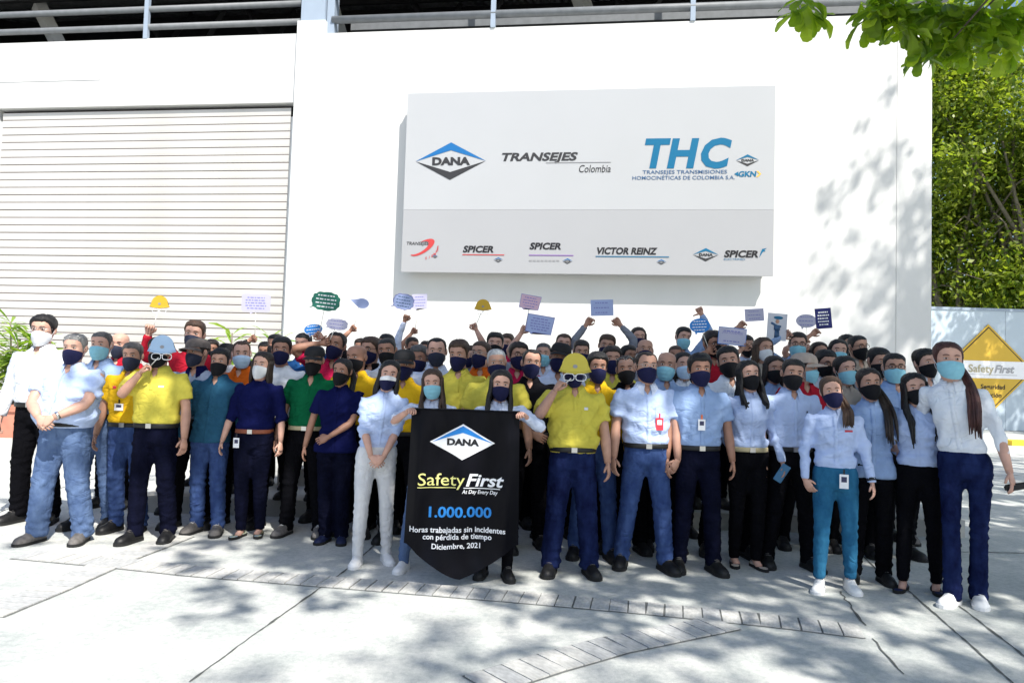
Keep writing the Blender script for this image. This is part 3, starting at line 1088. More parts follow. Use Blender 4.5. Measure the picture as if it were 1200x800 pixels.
# ------------------------------------------------------------------ surfaces of the setting
def mat_concrete(name):
    m = bpy.data.materials.new(name)
    m.use_nodes = True
    t = m.node_tree
    b = t.nodes['Principled BSDF']
    b.inputs['Roughness'].default_value = 0.88
    b.inputs['Specular IOR Level'].default_value = 0.25
    tc = t.nodes.new('ShaderNodeTexCoord')
    def noise(scale, detail, rough=0.55, dist=0.0):
        n = t.nodes.new('ShaderNodeTexNoise')
        n.inputs['Scale'].default_value = scale
        n.inputs['Detail'].default_value = detail
        n.inputs['Roughness'].default_value = rough
        n.inputs['Distortion'].default_value = dist
        t.links.new(tc.outputs['Object'], n.inputs['Vector'])
        return n
    def ramp(src, a, ca, bq, cb):
        r_ = t.nodes.new('ShaderNodeValToRGB')
        e = r_.color_ramp.elements
        e[0].position, e[0].color = a, (*ca, 1)
        e[1].position, e[1].color = bq, (*cb, 1)
        t.links.new(src, r_.inputs['Fac'])
        return r_.outputs['Color']
    def mul(a, bq, f=1.0):
        mx = t.nodes.new('ShaderNodeMix')
        mx.data_type, mx.blend_type = 'RGBA', 'MULTIPLY'
        mx.inputs['Factor'].default_value = f
        t.links.new(a, mx.inputs['A'])
        t.links.new(bq, mx.inputs['B'])
        return mx.outputs['Result']
    c = ramp(noise(0.35, 8, .6).outputs['Fac'], .32, (.54, .55, .525), .68, (.70, .69, .645))
    c = mul(c, ramp(noise(2.2, 8, .65, .4).outputs['Fac'], .38, (.80, .83, .84), .60, (1, 1, 1)))
    c = mul(c, ramp(noise(24, 6, .7).outputs['Fac'], .36, (.78, .80, .81), .58, (1, 1, 1)))
    c = mul(c, ramp(noise(140, 3, .7).outputs['Fac'], .34, (.82, .82, .82), .56, (1, 1, 1)))
    t.links.new(c, b.inputs['Base Color'])
    bp = t.nodes.new('ShaderNodeBump')
    bp.inputs['Strength'].default_value = 0.35
    bp.inputs['Distance'].default_value = 0.006
    t.links.new(noise(60, 8, .7).outputs['Fac'], bp.inputs['Height'])
    t.links.new(bp.outputs['Normal'], b.inputs['Normal'])
    MAT[name] = m
mat_concrete('concrete')
mat('paver', (.52, .515, .49), 0.9, 0.18, 5, 0.4, 60)
mat('paver_dark', (.45, .455, .45), 0.9, 0.2, 5, 0.4, 60)
mat('mortar', (.16, .165, .16), 0.95, 0.25, 12)
mat('joint', (.10, .105, .10), 0.95, 0.3, 12)
mat('kerb_yellow', (.72, .48, .05), 0.8, 0.25, 9, 0.2, 40)
mat('wall_white', (.66, .66, .645), 0.85, 0.045, 0.9, 0.10, 30, stretch=(1, 1, .35))
mat('wall_band', (.60, .60, .59), 0.85, 0.035, 1.2, 0.10, 30)
mat('pillar_white', (.62, .63, .625), 0.8, 0.02, 1.0, 0.06, 30)
mat('pillar_blue', (.30, .36, .44), 0.6, 0.05, 2.0)
mat('rail_grey', (.17, .18, .19), 0.5, 0.12, 6)
mat('slat_paint', (.55, .537, .515), 0.6, 0, 1.3, 0.05, 20, col2=(.48, .465, .44), stretch=(.5, 1, 1.2))
mat('slat_dark', (.11, .08, .075), 0.8, 0.2)
mat('roof_metal', (.42, .43, .44), 0.45, 0.2, 3, metal=0.3)
mat('interior_shade', (.030, .031, .033), 0.9, 0.2, 2)  # near black: the shade inside the building is put into the colour
mat('beam_grey', (.36, .35, .33), 0.6, 0.1, 3)
mat('beam_dark', (.03, .03, .032), 0.6, 0.1, 3)
mat('sign_upper', (.415, .425, .44), 0.35, 0.015, 0.8)
mat('sign_lower', (.355, .36, .375), 0.4, 0.015, 0.8)
mat('sign_frame', (.62, .63, .64), 0.4, 0.03, 2)
mat('terracotta', (.48, .20, .14), 0.8, 0.12, 5, 0.2, 40)
mat('ink_sand', (.45, .40, .26), 0.5, 0.02)
mat('hoarding', (.46, .54, .61), 0.5, 0.05, 0.5)
mat('diamond_yellow', (.62, .40, .05), 0.5, 0.03, 2)
mat('bark', (.11, .09, .07), 0.95, 0.45, 14, 0.8, 30, stretch=(1, 1, .3))
mat('bark_pale', (.20, .17, .13), 0.95, 0.4, 14, 0.8, 30, stretch=(1, 1, .3))

def leafmat(name, c1, c2, trans=0.35):
    m = bpy.data.materials.new(name)
    m.use_nodes = True
    t = m.node_tree
    b = t.nodes['Principled BSDF']
    b.inputs['Roughness'].default_value = 0.42
    b.inputs['Specular IOR Level'].default_value = 0.4
    gi = t.nodes.new('ShaderNodeNewGeometry')
    rp = t.nodes.new('ShaderNodeValToRGB')
    rp.color_ramp.elements[0].color = (*c1, 1)
    rp.color_ramp.elements[1].color = (*c2, 1)
    t.links.new(gi.outputs['Random Per Island'], rp.inputs['Fac'])
    t.links.new(rp.outputs['Color'], b.inputs['Base Color'])
    tr = t.nodes.new('ShaderNodeBsdfTranslucent')
    br = t.nodes.new('ShaderNodeMix')
    br.data_type, br.blend_type = 'RGBA', 'MULTIPLY'
    br.inputs['Factor'].default_value = 1.0
    br.inputs['B'].default_value = (2.2, 2.4, .9, 1)
    t.links.new(rp.outputs['Color'], br.inputs['A'])
    t.links.new(br.outputs['Result'], tr.inputs['Color'])
    mx = t.nodes.new('ShaderNodeMixShader')
    mx.inputs['Fac'].default_value = trans
    t.links.new(b.outputs['BSDF'], mx.inputs[1])
    t.links.new(tr.outputs['BSDF'], mx.inputs[2])
    t.links.new(mx.outputs['Shader'], t.nodes['Material Output'].inputs['Surface'])
    MAT[name] = m
leafmat('leaf_near', (.09, .155, .012), (.21, .28, .025), .55)
leafmat('leaf_back', (.048, .092, .010), (.27, .31, .042), .42)
leafmat('leaf_pot', (.10, .20, .02), (.26, .34, .06), .35)

# ------------------------------------------------------------------ ground
g = MB()
N_ = 40
xs = np.concatenate([[-300, -80], np.linspace(-30, 30, 13), [80, 300]])
ys = np.concatenate([[-300, -60], np.linspace(-20, 60, 17), [150, 600]])
V = [(x, y, 0) for y in ys for x in xs]
g.add(V, grid_faces(len(ys), len(xs)))
ground = g.build('ground', 'concrete', None, False)
tag(ground, 'worn pale concrete yard with cracks and brick bands', kind='structure')

def strip(name, pts, width, m, z=.004, jit=0.0, parent=None):
    P = [Vector((p.x, p.y, 0)) for p in pts]
    if jit:
        Q = [P[0]]
        for a, b in zip(P[:-1], P[1:]):
            n = max(int((b - a).length / .06), 1)
            for i in range(1, n + 1):
                q = a.lerp(b, i / n)
                Q.append(q + Vector((random.gauss(0, jit), random.gauss(0, jit), 0)))
        P = Q
    V, F = [], []
    for i, p in enumerate(P):
        d = (P[min(i + 1, len(P) - 1)] - P[max(i - 1, 0)]).normalized()
        n = Vector((-d.y, d.x, 0)) * width * .5 * (random.uniform(.4, 1.5) if jit else 1)
        V += [(p.x + n.x, p.y + n.y, z), (p.x - n.x, p.y - n.y, z)]
        if i:
            F.append((2 * i - 2, 2 * i - 1, 2 * i + 1, 2 * i))
    return MB().add(V, F).build(name, m, parent, False)

for pts, wd, jit in (([(222, 799), (300, 742), (405, 668), (470, 612)], .014, .002), ([(1062, 690), (1125, 745), (1190, 803)], .014, .0015), ([(1098, 690), (1150, 730), (1205, 772)], .014, .0015),
                     ([(1085, 646), (1205, 648)], .018, .002), ([(985, 693), (998, 712), (1012, 732)], .014, .008), ([(1022, 748), (1038, 766), (1058, 790)], .010, .008),
                     ([(0, 600), (60, 575), (140, 552)], .014, .002), ([(905, 640), (1010, 632), (1110, 612)], .014, .003), ([(1112, 560), (1200, 556)], .02, .002), ([(1050, 690), (1010, 650), (990, 630)], .012, .001)):
    strip('joint', [gnd(*p) for p in pts], wd, 'joint', .004, jit, ground)

paver_mesh = None
def paver_band(pts, width, step, skew=0.0, skip=0.0):
    global paver_mesh
    P = [gnd(*p) for p in pts]
    L = [0]
    for a, b in zip(P[:-1], P[1:]):
        L.append(L[-1] + (b - a).length)
    strip('mortar_bed', P, width + .024, 'mortar', .003, 0, ground)
    if paver_mesh is None:
        b = MB()
        b.box((-.5, -.5, 0), (.5, .5, .008))
        paver_mesh = [b.mesh('paver', 'paver', False), b.mesh('paver', 'paver_dark', False)]
    n = int(L[-1] / step)
    step = L[-1] / n
    for i in range(n):
        s = (i + .5) * step
        j = max(q for q in range(len(L) - 1) if L[q] <= s)
        f = (s - L[j]) / (L[j + 1] - L[j])
        p = P[j].lerp(P[j + 1], f)
        d = P[j + 1] - P[j]
        o = link('paver', paver_mesh[random.random() < .25], ground)
        o.location = (p.x, p.y, .0005 + random.uniform(0, .002))
        o.rotation_euler = (0, 0, math.atan2(d.y, d.x) + random.uniform(-.01, .01))
        o.scale = (step - .011 * random.uniform(.4, 1.4), width * random.uniform(.97, 1.0), 1)
paver_band([(28, 650), (130, 659), (235, 670), (400, 683), (600, 699), (760, 713), (900, 727), (1010, 740)], .24, .115)
paver_band([(-20, 722), (60, 690), (140, 655), (212, 628)], .24, .115)
paver_band([(560, 803), (640, 778), (720, 756), (850, 730)], .24, .115)

# low step on which the back rows stand
mat('step_concrete', (.40, .40, .38), 0.9, 0.15, 3, 0.3, 60)
STEP1, STEP2 = 7.35, 8.25
st = MB()
st.box((-3.7, STEP1, 0), (4.6, 14.0, .17))
s1 = st.build('concrete_step', 'step_concrete', None, False)
tag(s1, 'low concrete step below the white wall behind the crowd', kind='structure')
st = MB()
st.box((-2.6, STEP2, .17), (4.5, 14.0, .36))
s2 = st.build('concrete_step', 'step_concrete', None, False)
tag(s2, 'upper concrete step below the white wall behind the crowd', kind='structure')

# ------------------------------------------------------------------ building
WYAW = R(-7.6)
WD = 15.2                                # distance of the wall straight ahead
wall_root = empty('factory_building', (0, WD, 0), WYAW)
tag(wall_root, 'white painted factory building with open louvred strip under its roof', 'building')
WM = Matrix.Translation((0, WD, 0)) @ Matrix.Rotation(WYAW, 4, 'Z')
WI = WM.inverted()
def wl(px, py, off=0.0):
    """(u, z) of a photo point on the plane standing `off` metres in front of the wall"""
    o, d = ray(px, py)
    o2, d2 = WI @ o, WI.to_3x3() @ d
    t = (-off - o2.y) / d2.y
    p = o2 + d2 * t
    return p.x, p.z
UR = wl(1092, 200)[0]
UP0, UP1 = wl(343, 200)[0], wl(376, 200)[0]
ZT = wl(690, 29)[1]
ZL = wl(170, 124)[1]
ZTL = wl(200, 45)[1]
UD0 = wl(-4, 200)[0]
UL = UD0 - 6
def wbox(name, lo, hi, m, parent=wall_root):
    b = MB()
    b.box(lo, hi)
    return b.build(name, m, parent, False)
wbox('wall_panel', (UP1, 0, 0), (wl(1051, 200)[0] - .012, .25, ZT), 'wall_white')
wbox('wall_panel', (wl(1051, 200)[0] + .004, .003, 0), (UR, .25, ZT), 'wall_white')
wbox('wall_panel', (wl(1051, 200)[0] - .012, .012, 0), (wl(1051, 200)[0] + .004, .25, ZT - .005), 'wall_band')
wbox('side_wall', (UR - .25, .25, 0), (UR, 9.0, ZT), 'wall_white')
wbox('lintel', (UL, -.02, ZL), (UP0 - .002, .28, ZTL), 'wall_band')
wbox('lintel_lip', (UL, -.032, ZL + .62), (wl(118, 106)[0], -.021, ZL + .645), 'wall_band')
wbox('pillar', (UP0, -.10, 0), (UP1, .30, ZTL + .25), 'pillar_white')
wbox('steel_column', (UP0 + .06, -.06, ZTL + .25), (UP1 - .04, .30, ZTL + 4), 'pillar_blue')
wbox('steel_column', (UP1 - .02, .02, ZT - .2), (UP1 + .15, .28, ZTL + 4), 'pillar_blue')
wbox('wall_panel', (UL, 0, 0), (UD0 - .10, .25, ZL - .003), 'wall_white')
# louvre rails and posts
for dz, dep in ((.30, .05), (.72, .05), (1.16, .05)):
    V, F = tube([(UL, dep, ZTL + dz), (UP0 + .05, dep, ZTL + dz)], .07, 10, up=(0, 0, 1))
    MB().add(V, F).build('rail', 'rail_grey', wall_root)
for dz, dep in ((.42, .05), (1.0, .05), (1.5, .05)):
    V, F = tube([(UP1 + .1, dep, ZT + dz - .1), (UR + .3, dep, ZT + dz - .1)], .085, 10, up=(0, 0, 1))
    MB().add(V, F).build('rail', 'rail_grey', wall_root)
wbox('inner_rail', (UP1 + .2, .9, ZT + .50), (UR, 1.1, ZT + .75), 'rail_grey')
for px, zt in ((172, ZTL), (578, ZT), (812, ZT)):
    u = wl(px, 20)[0]
    wbox('post', (u - .05, -.03, zt + .0), (u + .05, .06, zt + 4), 'pillar_blue')
# roof: corrugated sheet rising inwards, gable wall, trusses
RB = 9.0
nx_, ny_ = 520, 3
us = np.linspace(UL, UR + .6, nx_)
V = []
for v in (.45, 3.5, RB):
    for i, u in enumerate(us):
        V.append((u, v, ZT + 1.72 + .36 * v + .05 * math.sin(u * 2 * math.pi / .22)))
b = MB().add(V, grid_faces(3, nx_))
b.build('roof', 'roof_metal', wall_root)
wbox('gable_wall', (UL, RB - .4, 3.0), (UR, RB - .2, ZT + 1.66 + .36 * RB), 'interior_shade')
wbox('side_wall', (UL - .3, .3, 0), (UL, RB, ZT + 6), 'interior_shade')
wbox('inner_floor', (UL, .3, ZT - 1.6), (UR - .26, RB - .4, ZT - 1.4), 'interior_shade')
for v in (2.0, 4.4, 6.8):
    wbox('purlin', (UL, v - .06, ZT + 1.40 + .36 * v), (UR, v + .06, ZT + 1.60 + .36 * v), 'beam_dark')
for px in (60, 215, 470, 715, 960):
    u = wl(px, 20)[0]
    tr_ = MB()
    for (a, c) in (((u, 3.0, ZT + .2), (u + .1, 5.4, ZT + 3.4)), ((u - 1.2, 5.0, ZT + 3.3), (u + .2, 5.0, ZT + 1.2)), ((u + 1.4, 5.0, ZT + 3.3), (u + .2, 5.0, ZT + 1.2))):
        V, F = tube([a, c], .09, 4)
        tr_.add(V, F)
    tr_.build('truss', 'beam_dark', wall_root, False)
for (pa, pb) in (((48, 26), (78, 52)), ((690, 10), (700, 34)), ((396, 30), (404, 44))):
    a, c = wl(*pa, -2.0), wl(*pb, -2.0)
    V, F = tube([(a[0] - .3, 2.2, a[1] + .6), (c[0], 2.0, c[1] - .4)], .22, 4, .5)
    MB().add(V, F).build('brace', 'beam_grey', wall_root, False)

# ------------------------------------------------------------------ roller door
door = empty('roller_door', tuple(WM @ Vector((0, .0, 0))), WYAW)
tag(door, 'wide off-white steel roller door of horizontal slats, closed', 'door')
z0, z1 = .03, ZL - .07
zs_a, zs_b = wl(170, 142)[1], wl(170, 151)[1]
nsl = int(round((z1 - z0) / (abs(zs_a - zs_b) or .2)))
nsl = max(36, min(nsl, 48))
hgt = (z1 - z0) / nsl
prof = [(.0, 0), (-.007, .03), (-.010, .3), (-.010, .6), (-.009, .90), (-.002, .945), (.004, .955), (.004, 1.0)]
V, F = [], []
for q, (y, f) in enumerate(prof):
    V += [(UD0, y, f * hgt), (UP0 - .14, y, f * hgt)]
    if q:
        F.append((2 * q - 2, 2 * q - 1, 2 * q + 1, 2 * q))
slat_me = mkmesh('slat', V, F, ['slat_paint', 'slat_dark'], [0] * (len(F) - 3) + [1, 1, 1], False)
for i in range(nsl):
    o = link('slat', slat_me, door)
    o.location = (0, .09 + random.uniform(-.006, .006), z0 + i * hgt)
wbox('guide_rail', (UP0 - .15, .10, 0), (UP0 - .01, .24, ZL - .28), 'pillar_white', door)
wbox('guide_rail', (UD0 - .10, .10, 0), (UD0 + .03, .24, ZL - .28), 'pillar_white', door)
wbox('door_housing', (UD0 - .1, .22, ZL - .5), (UP0 - .005, .6, ZL - .001), 'interior_shade', door)
wbox('backing', (UD0 - .1, .22, 0), (UP0 - .005, .26, ZL - .51), 'slat_dark', door)

# ------------------------------------------------------------------ lettering
def text_mesh(txt, size_h, width=None, bold=0.0, shear=0.0, align='CENTER', spacing=1.0, res=3):
    """flat lettering in the x/z plane; returns verts (n,3) with y=0 and faces. size_h = capital height"""
    c = bpy.data.curves.new('t', 'FONT')
    c.body = txt
    c.size = size_h / .727
    c.shear = shear
    c.offset = bold * size_h
    c.space_character = spacing
    c.align_x = align
    c.resolution_u = res
    c.fill_mode = 'FRONT'
    o = bpy.data.objects.new('t', c)
    COL.objects.link(o)
    dg = bpy.context.evaluated_depsgraph_get()
    me = bpy.data.meshes.new_from_object(o.evaluated_get(dg))
    V = np.array([v.co for v in me.vertices]) if len(me.vertices) else np.zeros((0, 3))
    F = [tuple(p.vertices) for p in me.polygons]
    bpy.data.objects.remove(o)
    bpy.data.curves.remove(c)
    bpy.data.meshes.remove(me)
    if width and len(V):
        cur = V[:, 0].max() - V[:, 0].min()
        V[:, 0] *= width / cur
    V = np.stack([V[:, 0], np.zeros(len(V)), V[:, 1]], 1)
    return V, F

def letter(parent, txt, x, z, h, m, width=None, bold=.02, shear=0.0, y=0.0, align='CENTER', spacing=1.0, name='lettering', dep=.006, warp=None, sub=False):
    V, F = text_mesh(txt, h, width, bold, shear, align, spacing)
    V = V + np.array((x, y - dep, z))
    if warp is not None:
        V = warp(V)
    return MB().add(V, F).build(name, m, parent, False)

def dana(parent, x, z, W, y, edge='ink_charcoal', top='ink_blue', txt='ink_charcoal', dep=.006, warp=None, fill=None, outline=None):
    """blue and dark chevrons meeting in a long lozenge with DANA between them"""
    h = W * .265
    t = h * .42
    def poly(pts, m, nm, d_):
        V = np.array([(x + a, y - d_, z + b) for a, b in pts])
        if warp is None:
            return MB().add(V, [tuple(range(len(pts)))]).build(nm, m, parent, False)
        tris = [(V[0], V[i], V[i + 1]) for i in range(1, len(pts) - 1)]
        for _ in range(4):
            nt_ = []
            for A, B_, C in tris:
                ab, bc, ca = (A + B_) / 2, (B_ + C) / 2, (C + A) / 2
                nt_ += [(A, ab, ca), (ab, B_, bc), (ca, bc, C), (ab, bc, ca)]
            tris = nt_
        VV = warp(np.array(tris).reshape(-1, 3))
        return MB().add(VV, [(3 * i, 3 * i + 1, 3 * i + 2) for i in range(len(tris))]).build(nm, m, parent, False)
    if outline:
        poly([(-W * .54, 0), (0, -h * 1.12), (W * .54, 0), (0, h * 1.12)], outline, 'emblem_outline', dep * .4)
    if fill:
        poly([(-W * .5, 0), (0, -h), (W * .5, 0), (0, h)], fill, 'emblem_field', dep * .7)
    poly([(-W / 2, .0), (0, h - t), (0, h)], top, 'emblem_chevron', dep)
    poly([(0, h - t), (W / 2, .0), (0, h)], top, 'emblem_chevron', dep)
    if edge:
        poly([(-W / 2, -.0), (0, -h), (0, -h + t)], edge, 'emblem_chevron', dep)
        poly([(0, -h), (W / 2, -.0), (0, -h + t)], edge, 'emblem_chevron', dep)
    letter(parent, 'DANA', x, z - W * .05, W * .105, txt, W * .54, .075, 0, y, dep=dep * 1.2, warp=warp)

# ------------------------------------------------------------------ wall sign
SOFF = .36                                # face stands this far in front of the wall
sign = empty('company_sign', tuple(WM @ Vector((0, -SOFF, 0))), WYAW)
tag(sign, 'large pale grey company sign box with logos mounted on the white wall', 'sign')
def sp(px, py):
    return wl(px, py, SOFF)
u0 = (sp(478, 108)[0] + sp(470, 318)[0]) / 2
u1 = (sp(910, 102)[0] + sp(905, 324)[0]) / 2
za = (sp(470, 318)[1] + sp(905, 324)[1]) / 2
zb = (sp(478, 108)[1] + sp(910, 102)[1]) / 2
zm = sp(690, 246)[1]
def sbox(name, lo, hi, m):
    b = MB()
    b.box(lo, hi)
    return b.build(name, m, sign, False)
sbox('upper_panel', (u0, 0, zm + .004), (u1, .04, zb), 'sign_upper')
sbox('lower_panel', (u0, 0, za), (u1, .04, zm), 'sign_lower')
sbox('sign_frame', (u0 + .012, .041, za + .012), (u1 - .012, .16, zb - .012), 'sign_frame')
for u in (u0 + .15, u0 + 2.4, u0 + 4.7, u1 - .15):
    for z in (za + .12, zb - .15):
        sbox('bracket', (u - .04, .16, z - .04), (u + .04, SOFF + .01, z + .04), 'beam_dark')
def sl(txt, pa, pb, m, bold=.02, shear=0.0, hpx=None):
    """text whose baseline runs from pa to pb (photo points)"""
    a, b_ = sp(*pa), sp(*pb)
    return letter(sign, txt, (a[0] + b_[0]) / 2, (a[1] + b_[1]) / 2, hpx * 14.2 / FPX, m, abs(b_[0] - a[0]), bold, shear, 0)
def spc(px, py, Wpx):
    p = sp(px, py)
    return p[0], p[1], Wpx * 14.2 / FPX
x, z, W_ = spc(528, 189, 90)
dana(sign, x, z, W_, 0)
sl('TRANSEJES', (586, 187.5), (675, 189), 'ink_charcoal', .05, .22, 10)
sl('Colombia', (678, 201), (715, 203), 'ink_charcoal', .006, .2, 9.5)
def sline(pa, pb, wpx, m):
    a, b_ = sp(*pa), sp(*pb)
    w2 = wpx * 14.2 / FPX / 2
    zc = (a[1] + b_[1]) / 2
    return sbox('rule_line', (a[0], -.008, zc - w2), (b_[0], -.001, zc + w2), m)
sline((640, 190), (716, 191), .7, 'ink_lightgrey')
for ch_, xa_, xb_ in (('T', 750, 780.5), ('H', 778.5, 816), ('C', 817, 853)):
    sl(ch_, (xa_, 195.5), (xb_, 195.8), 'ink_cyan', .055, .18, 35)
sl('TRANSEJES TRANSMISIONES', (753, 203.5), (852, 204), 'ink_bluegrey', .012, 0, 4.6)
sl('HOMOCINÉTICAS DE COLOMBIA S.A.', (741, 210.5), (861, 210.5), 'ink_bluegrey', .012, 0, 4.6)
x, z, W_ = spc(876, 188, 27)
dana(sign, x, z, W_, 0, top='ink_cyan', txt='ink_charcoal')
sl('GKN', (865, 207), (886, 207), 'ink_cyan', .05, .1, 6.5)
x, z = sp(889, 204)
V = [(x - .05, -.007, z - .06), (x - .01, -.007, z - .06), (x + .05, -.007, z), (x - .01, -.007, z + .06), (x - .05, -.007, z + .06), (x + .012, -.007, z)]
MB().add(V, [(0, 1, 2, 5), (5, 2, 3, 4)]).build('emblem_arrow', 'ink_orange', sign, False)
x, z = sp(864, 204)
V = [(x - .06, -.007, z), (x + .02, -.007, z - .05), (x + .02, -.007, z + .05)]
MB().add(V, [(0, 1, 2)]).build('emblem_arrow', 'ink_cyan', sign, False)
# lower row
x, z, W_ = spc(495, 290, 34)
t = np.linspace(R(-150), R(110), 40)
ring = []
for a in t:
    wdt = .5 * (1 - abs((a - R(-20)) / R(130)) ** 2) + .04
    for q in (1.0, 1 - wdt):
        ca, sa = W_ * .47 * q * math.cos(a), W_ * .30 * q * math.sin(a)
        ring.append((x + ca * .94 - sa * -.34, -.007, z + sa * .94 + ca * .34))
MB().add(ring, grid_faces(40, 2)).build('emblem_swoosh', 'ink_red', sign, False)
sl('TRANSEJES', (476, 288), (502, 286), 'ink_charcoal', .02, .2, 4.0)
for i, (ch) in enumerate('SIEMPRE'):
    a = R(-75 + i * 13)
    letter(sign, ch, x + W_ * .60 * math.cos(a) * .97, z + W_ * .40 * math.sin(a) - .03, .055, 'ink_red', None, .02, .1, 0)
x2, z2, W2 = spc(510, 300.5, 8)
dana(sign, x2, z2, W2, 0)
sl('SPICER', (542, 295), (578, 296), 'ink_black', .055, .2, 8)
sline((542, 298.3), (591, 298.8), 1.0, 'ink_red')
x2, z2, W2 = spc(584, 304.5, 12)
dana(sign, x2, z2, W2, 0)
sl('SPICER', (620, 291.5), (657, 292.5), 'ink_black', .055, .2, 8)
sline((620, 298.8), (672, 299.6), 1.0, 'ink_purple')
x2, z2, W2 = spc(665, 306, 13)
dana(sign, x2, z2, W2, 0)
for k_ in range(8):
    sline((620 + k_ * 4.6, 305.4), (623.2 + k_ * 4.6, 305.4), 1.6, 'ink_lightgrey')
sl('VICTOR REINZ', (698, 297.5), (769, 298), 'ink_black', .055, .2, 8)
sline((698, 300.3), (784, 301.3), 1.0, 'ink_cyan')
x2, z2, W2 = spc(775, 307, 12)
dana(sign, x2, z2, W2, 0)
x2, z2, W2 = spc(827, 298.5, 30)
dana(sign, x2, z2, W2, 0, top='ink_cyan')
sl('SPICER', (848, 301), (888, 301.5), 'ink_black', .055, .2, 8)
sl('ELECTRIFIED', (848, 305), (873, 305), 'ink_cyan', .0, .1, 2.4)
x2, z2 = sp(893, 296)
V = [(x2 - .05, -.007, z2 - .10), (x2 - .005, -.007, z2 - .02), (x2 - .03, -.007, z2 - .01), (x2 + .0, -.007, z2 + .07), (x2 + .09, -.007, z2 + .09), (x2 + .04, -.007, z2 + .05), (x2 + .07, -.007, z2 + .03), (x2 + .02, -.007, z2 + .02)]
MB().add(V, [(0, 1, 2), (2, 1, 7, 3), (3, 7, 6, 5), (3, 5, 4)]).build('emblem_bolt', 'ink_cyan', sign, False)

# ------------------------------------------------------------------ hoarding with diamond sign
HY = 27.0
hoard = empty('painted_hoarding', (0, HY, 0), 0)
tag(hoard, 'tall pale blue hoarding beside the factory under green trees', 'hoarding')
hx0 = at(1078, 420, HY).x
hz = at(1150, 364, HY).z
for i in range(4):
    wbox('panel', (hx0 + i * 3.2, random.uniform(0, .01), .02), (hx0 + i * 3.2 + 3.19, .12, hz), 'hoarding', hoard)
wbox('top_rail', (hx0 - .05, -.03, hz), (hx0 + 12.9, .15, hz + .10), 'pillar_blue', hoard)
dia = empty('safety_sign', (0, HY - .02, 0), 0)
tag(dia, 'yellow diamond safety sign with a white band on the pale blue hoarding', 'sign')
c = at(1157.5, 433, HY)
rr_ = (at(1157.5, 381, HY).z - c.z) * 1.02
def dpoly(nm, pts, m, dep):
    V, F = prism([(c.x + a, c.z + b) for a, b in pts], -dep, 0)
    return MB().add(V, F).build(nm, m, dia, False)
dpoly('board', [(-rr_, 0), (0, -rr_), (rr_, 0), (0, rr_)], 'diamond_yellow', .03)
q = rr_ * .945
dpoly('border', [(-q, 0), (0, -q), (q, 0), (0, q)], 'ink_black', .034)
q = rr_ * .915
dpoly('field', [(-q, 0), (0, -q), (q, 0), (0, q)], 'diamond_yellow', .038)
bb = rr_ * .19
dpoly('band', [(-rr_ + bb, -bb), (rr_ - bb, -bb), (rr_ - .02, -.0), (rr_ - bb, bb), (-rr_ + bb, bb), (-rr_ + .02, 0)], 'ink_white', .046)
letter(dia, 'Safety', c.x + rr_ * .10, c.z - rr_ * .06, rr_ * .17, 'ink_sand', None, .025, 0, -.052, align='RIGHT')
letter(dia, 'First', c.x + rr_ * .11, c.z - rr_ * .06, rr_ * .17, 'ink_grey', None, .045, .25, -.052, align='LEFT')
dpoly('rule_line', [(-rr_ * .5, -rr_ * .115), (rr_ * .62, -rr_ * .115), (rr_ * .62, -rr_ * .105), (-rr_ * .5, -rr_ * .105)], 'ink_grey', .05)
letter(dia, 'Seguridad', c.x + rr_ * .36, c.z - rr_ * .42, rr_ * .10, 'ink_black', None, .03, 0, -.04, align='RIGHT')
letter(dia, 'en acción', c.x + rr_ * .28, c.z - rr_ * .60, rr_ * .10, 'ink_black', None, .03, 0, -.04, align='RIGHT')
kb = MB()
p0 = gnd(1186, 522)
kb.box((p0.x, p0.y, 0), (p0.x + 3.0, p0.y + .5, .14))
kerb = kb.build('kerb', 'kerb_yellow', None, False)
tag(kerb, 'yellow painted concrete kerb', kind='structure')

# ------------------------------------------------------------------ planting
def leaf_blade(P, D, U, L, Wd, bend):
    """arrays of leaves: base P, direction D, up U; obovate, folded; 8 verts, 6 quads-as-tris"""
    n = len(P)
    S = np.cross(D, U)
    S /= np.maximum(np.linalg.norm(S, axis=1, keepdims=True), 1e-6)
    Nn = np.cross(S, D)
    L, Wd, bend = L[:, None], Wd[:, None], bend[:, None]
    m1 = P + D * L * .45 - Nn * L * bend * .22
    m2 = P + D * L * .78 - Nn * L * bend * .55
    tip = P + D * L - Nn * L * bend * .9
    a1, b1 = m1 + S * Wd * .36 + Nn * Wd * .10, m1 - S * Wd * .36 + Nn * Wd * .10
    a2, b2 = m2 + S * Wd * .5 + Nn * Wd * .12, m2 - S * Wd * .5 + Nn * Wd * .12
    a3, b3 = tip * .75 + m2 * .25 + S * Wd * .34, tip * .75 + m2 * .25 - S * Wd * .34
    V = np.stack([P, a1, m1, b1, a2, m2, b2, tip, a3, b3], 1).reshape(-1, 3)
    base = (np.arange(n) * 10)[:, None, None]
    F = np.array([(0, 1, 2), (0, 2, 3), (1, 4, 5), (1, 5, 2), (2, 5, 6), (2, 6, 3), (4, 8, 5), (8, 7, 5), (5, 7, 9), (5, 9, 6)])[None] + base
    return V, F.reshape(-1, 3)

def unit(n, r):
    v = r.normal(size=(n, 3))
    return v / np.linalg.norm(v, axis=1, keepdims=True)

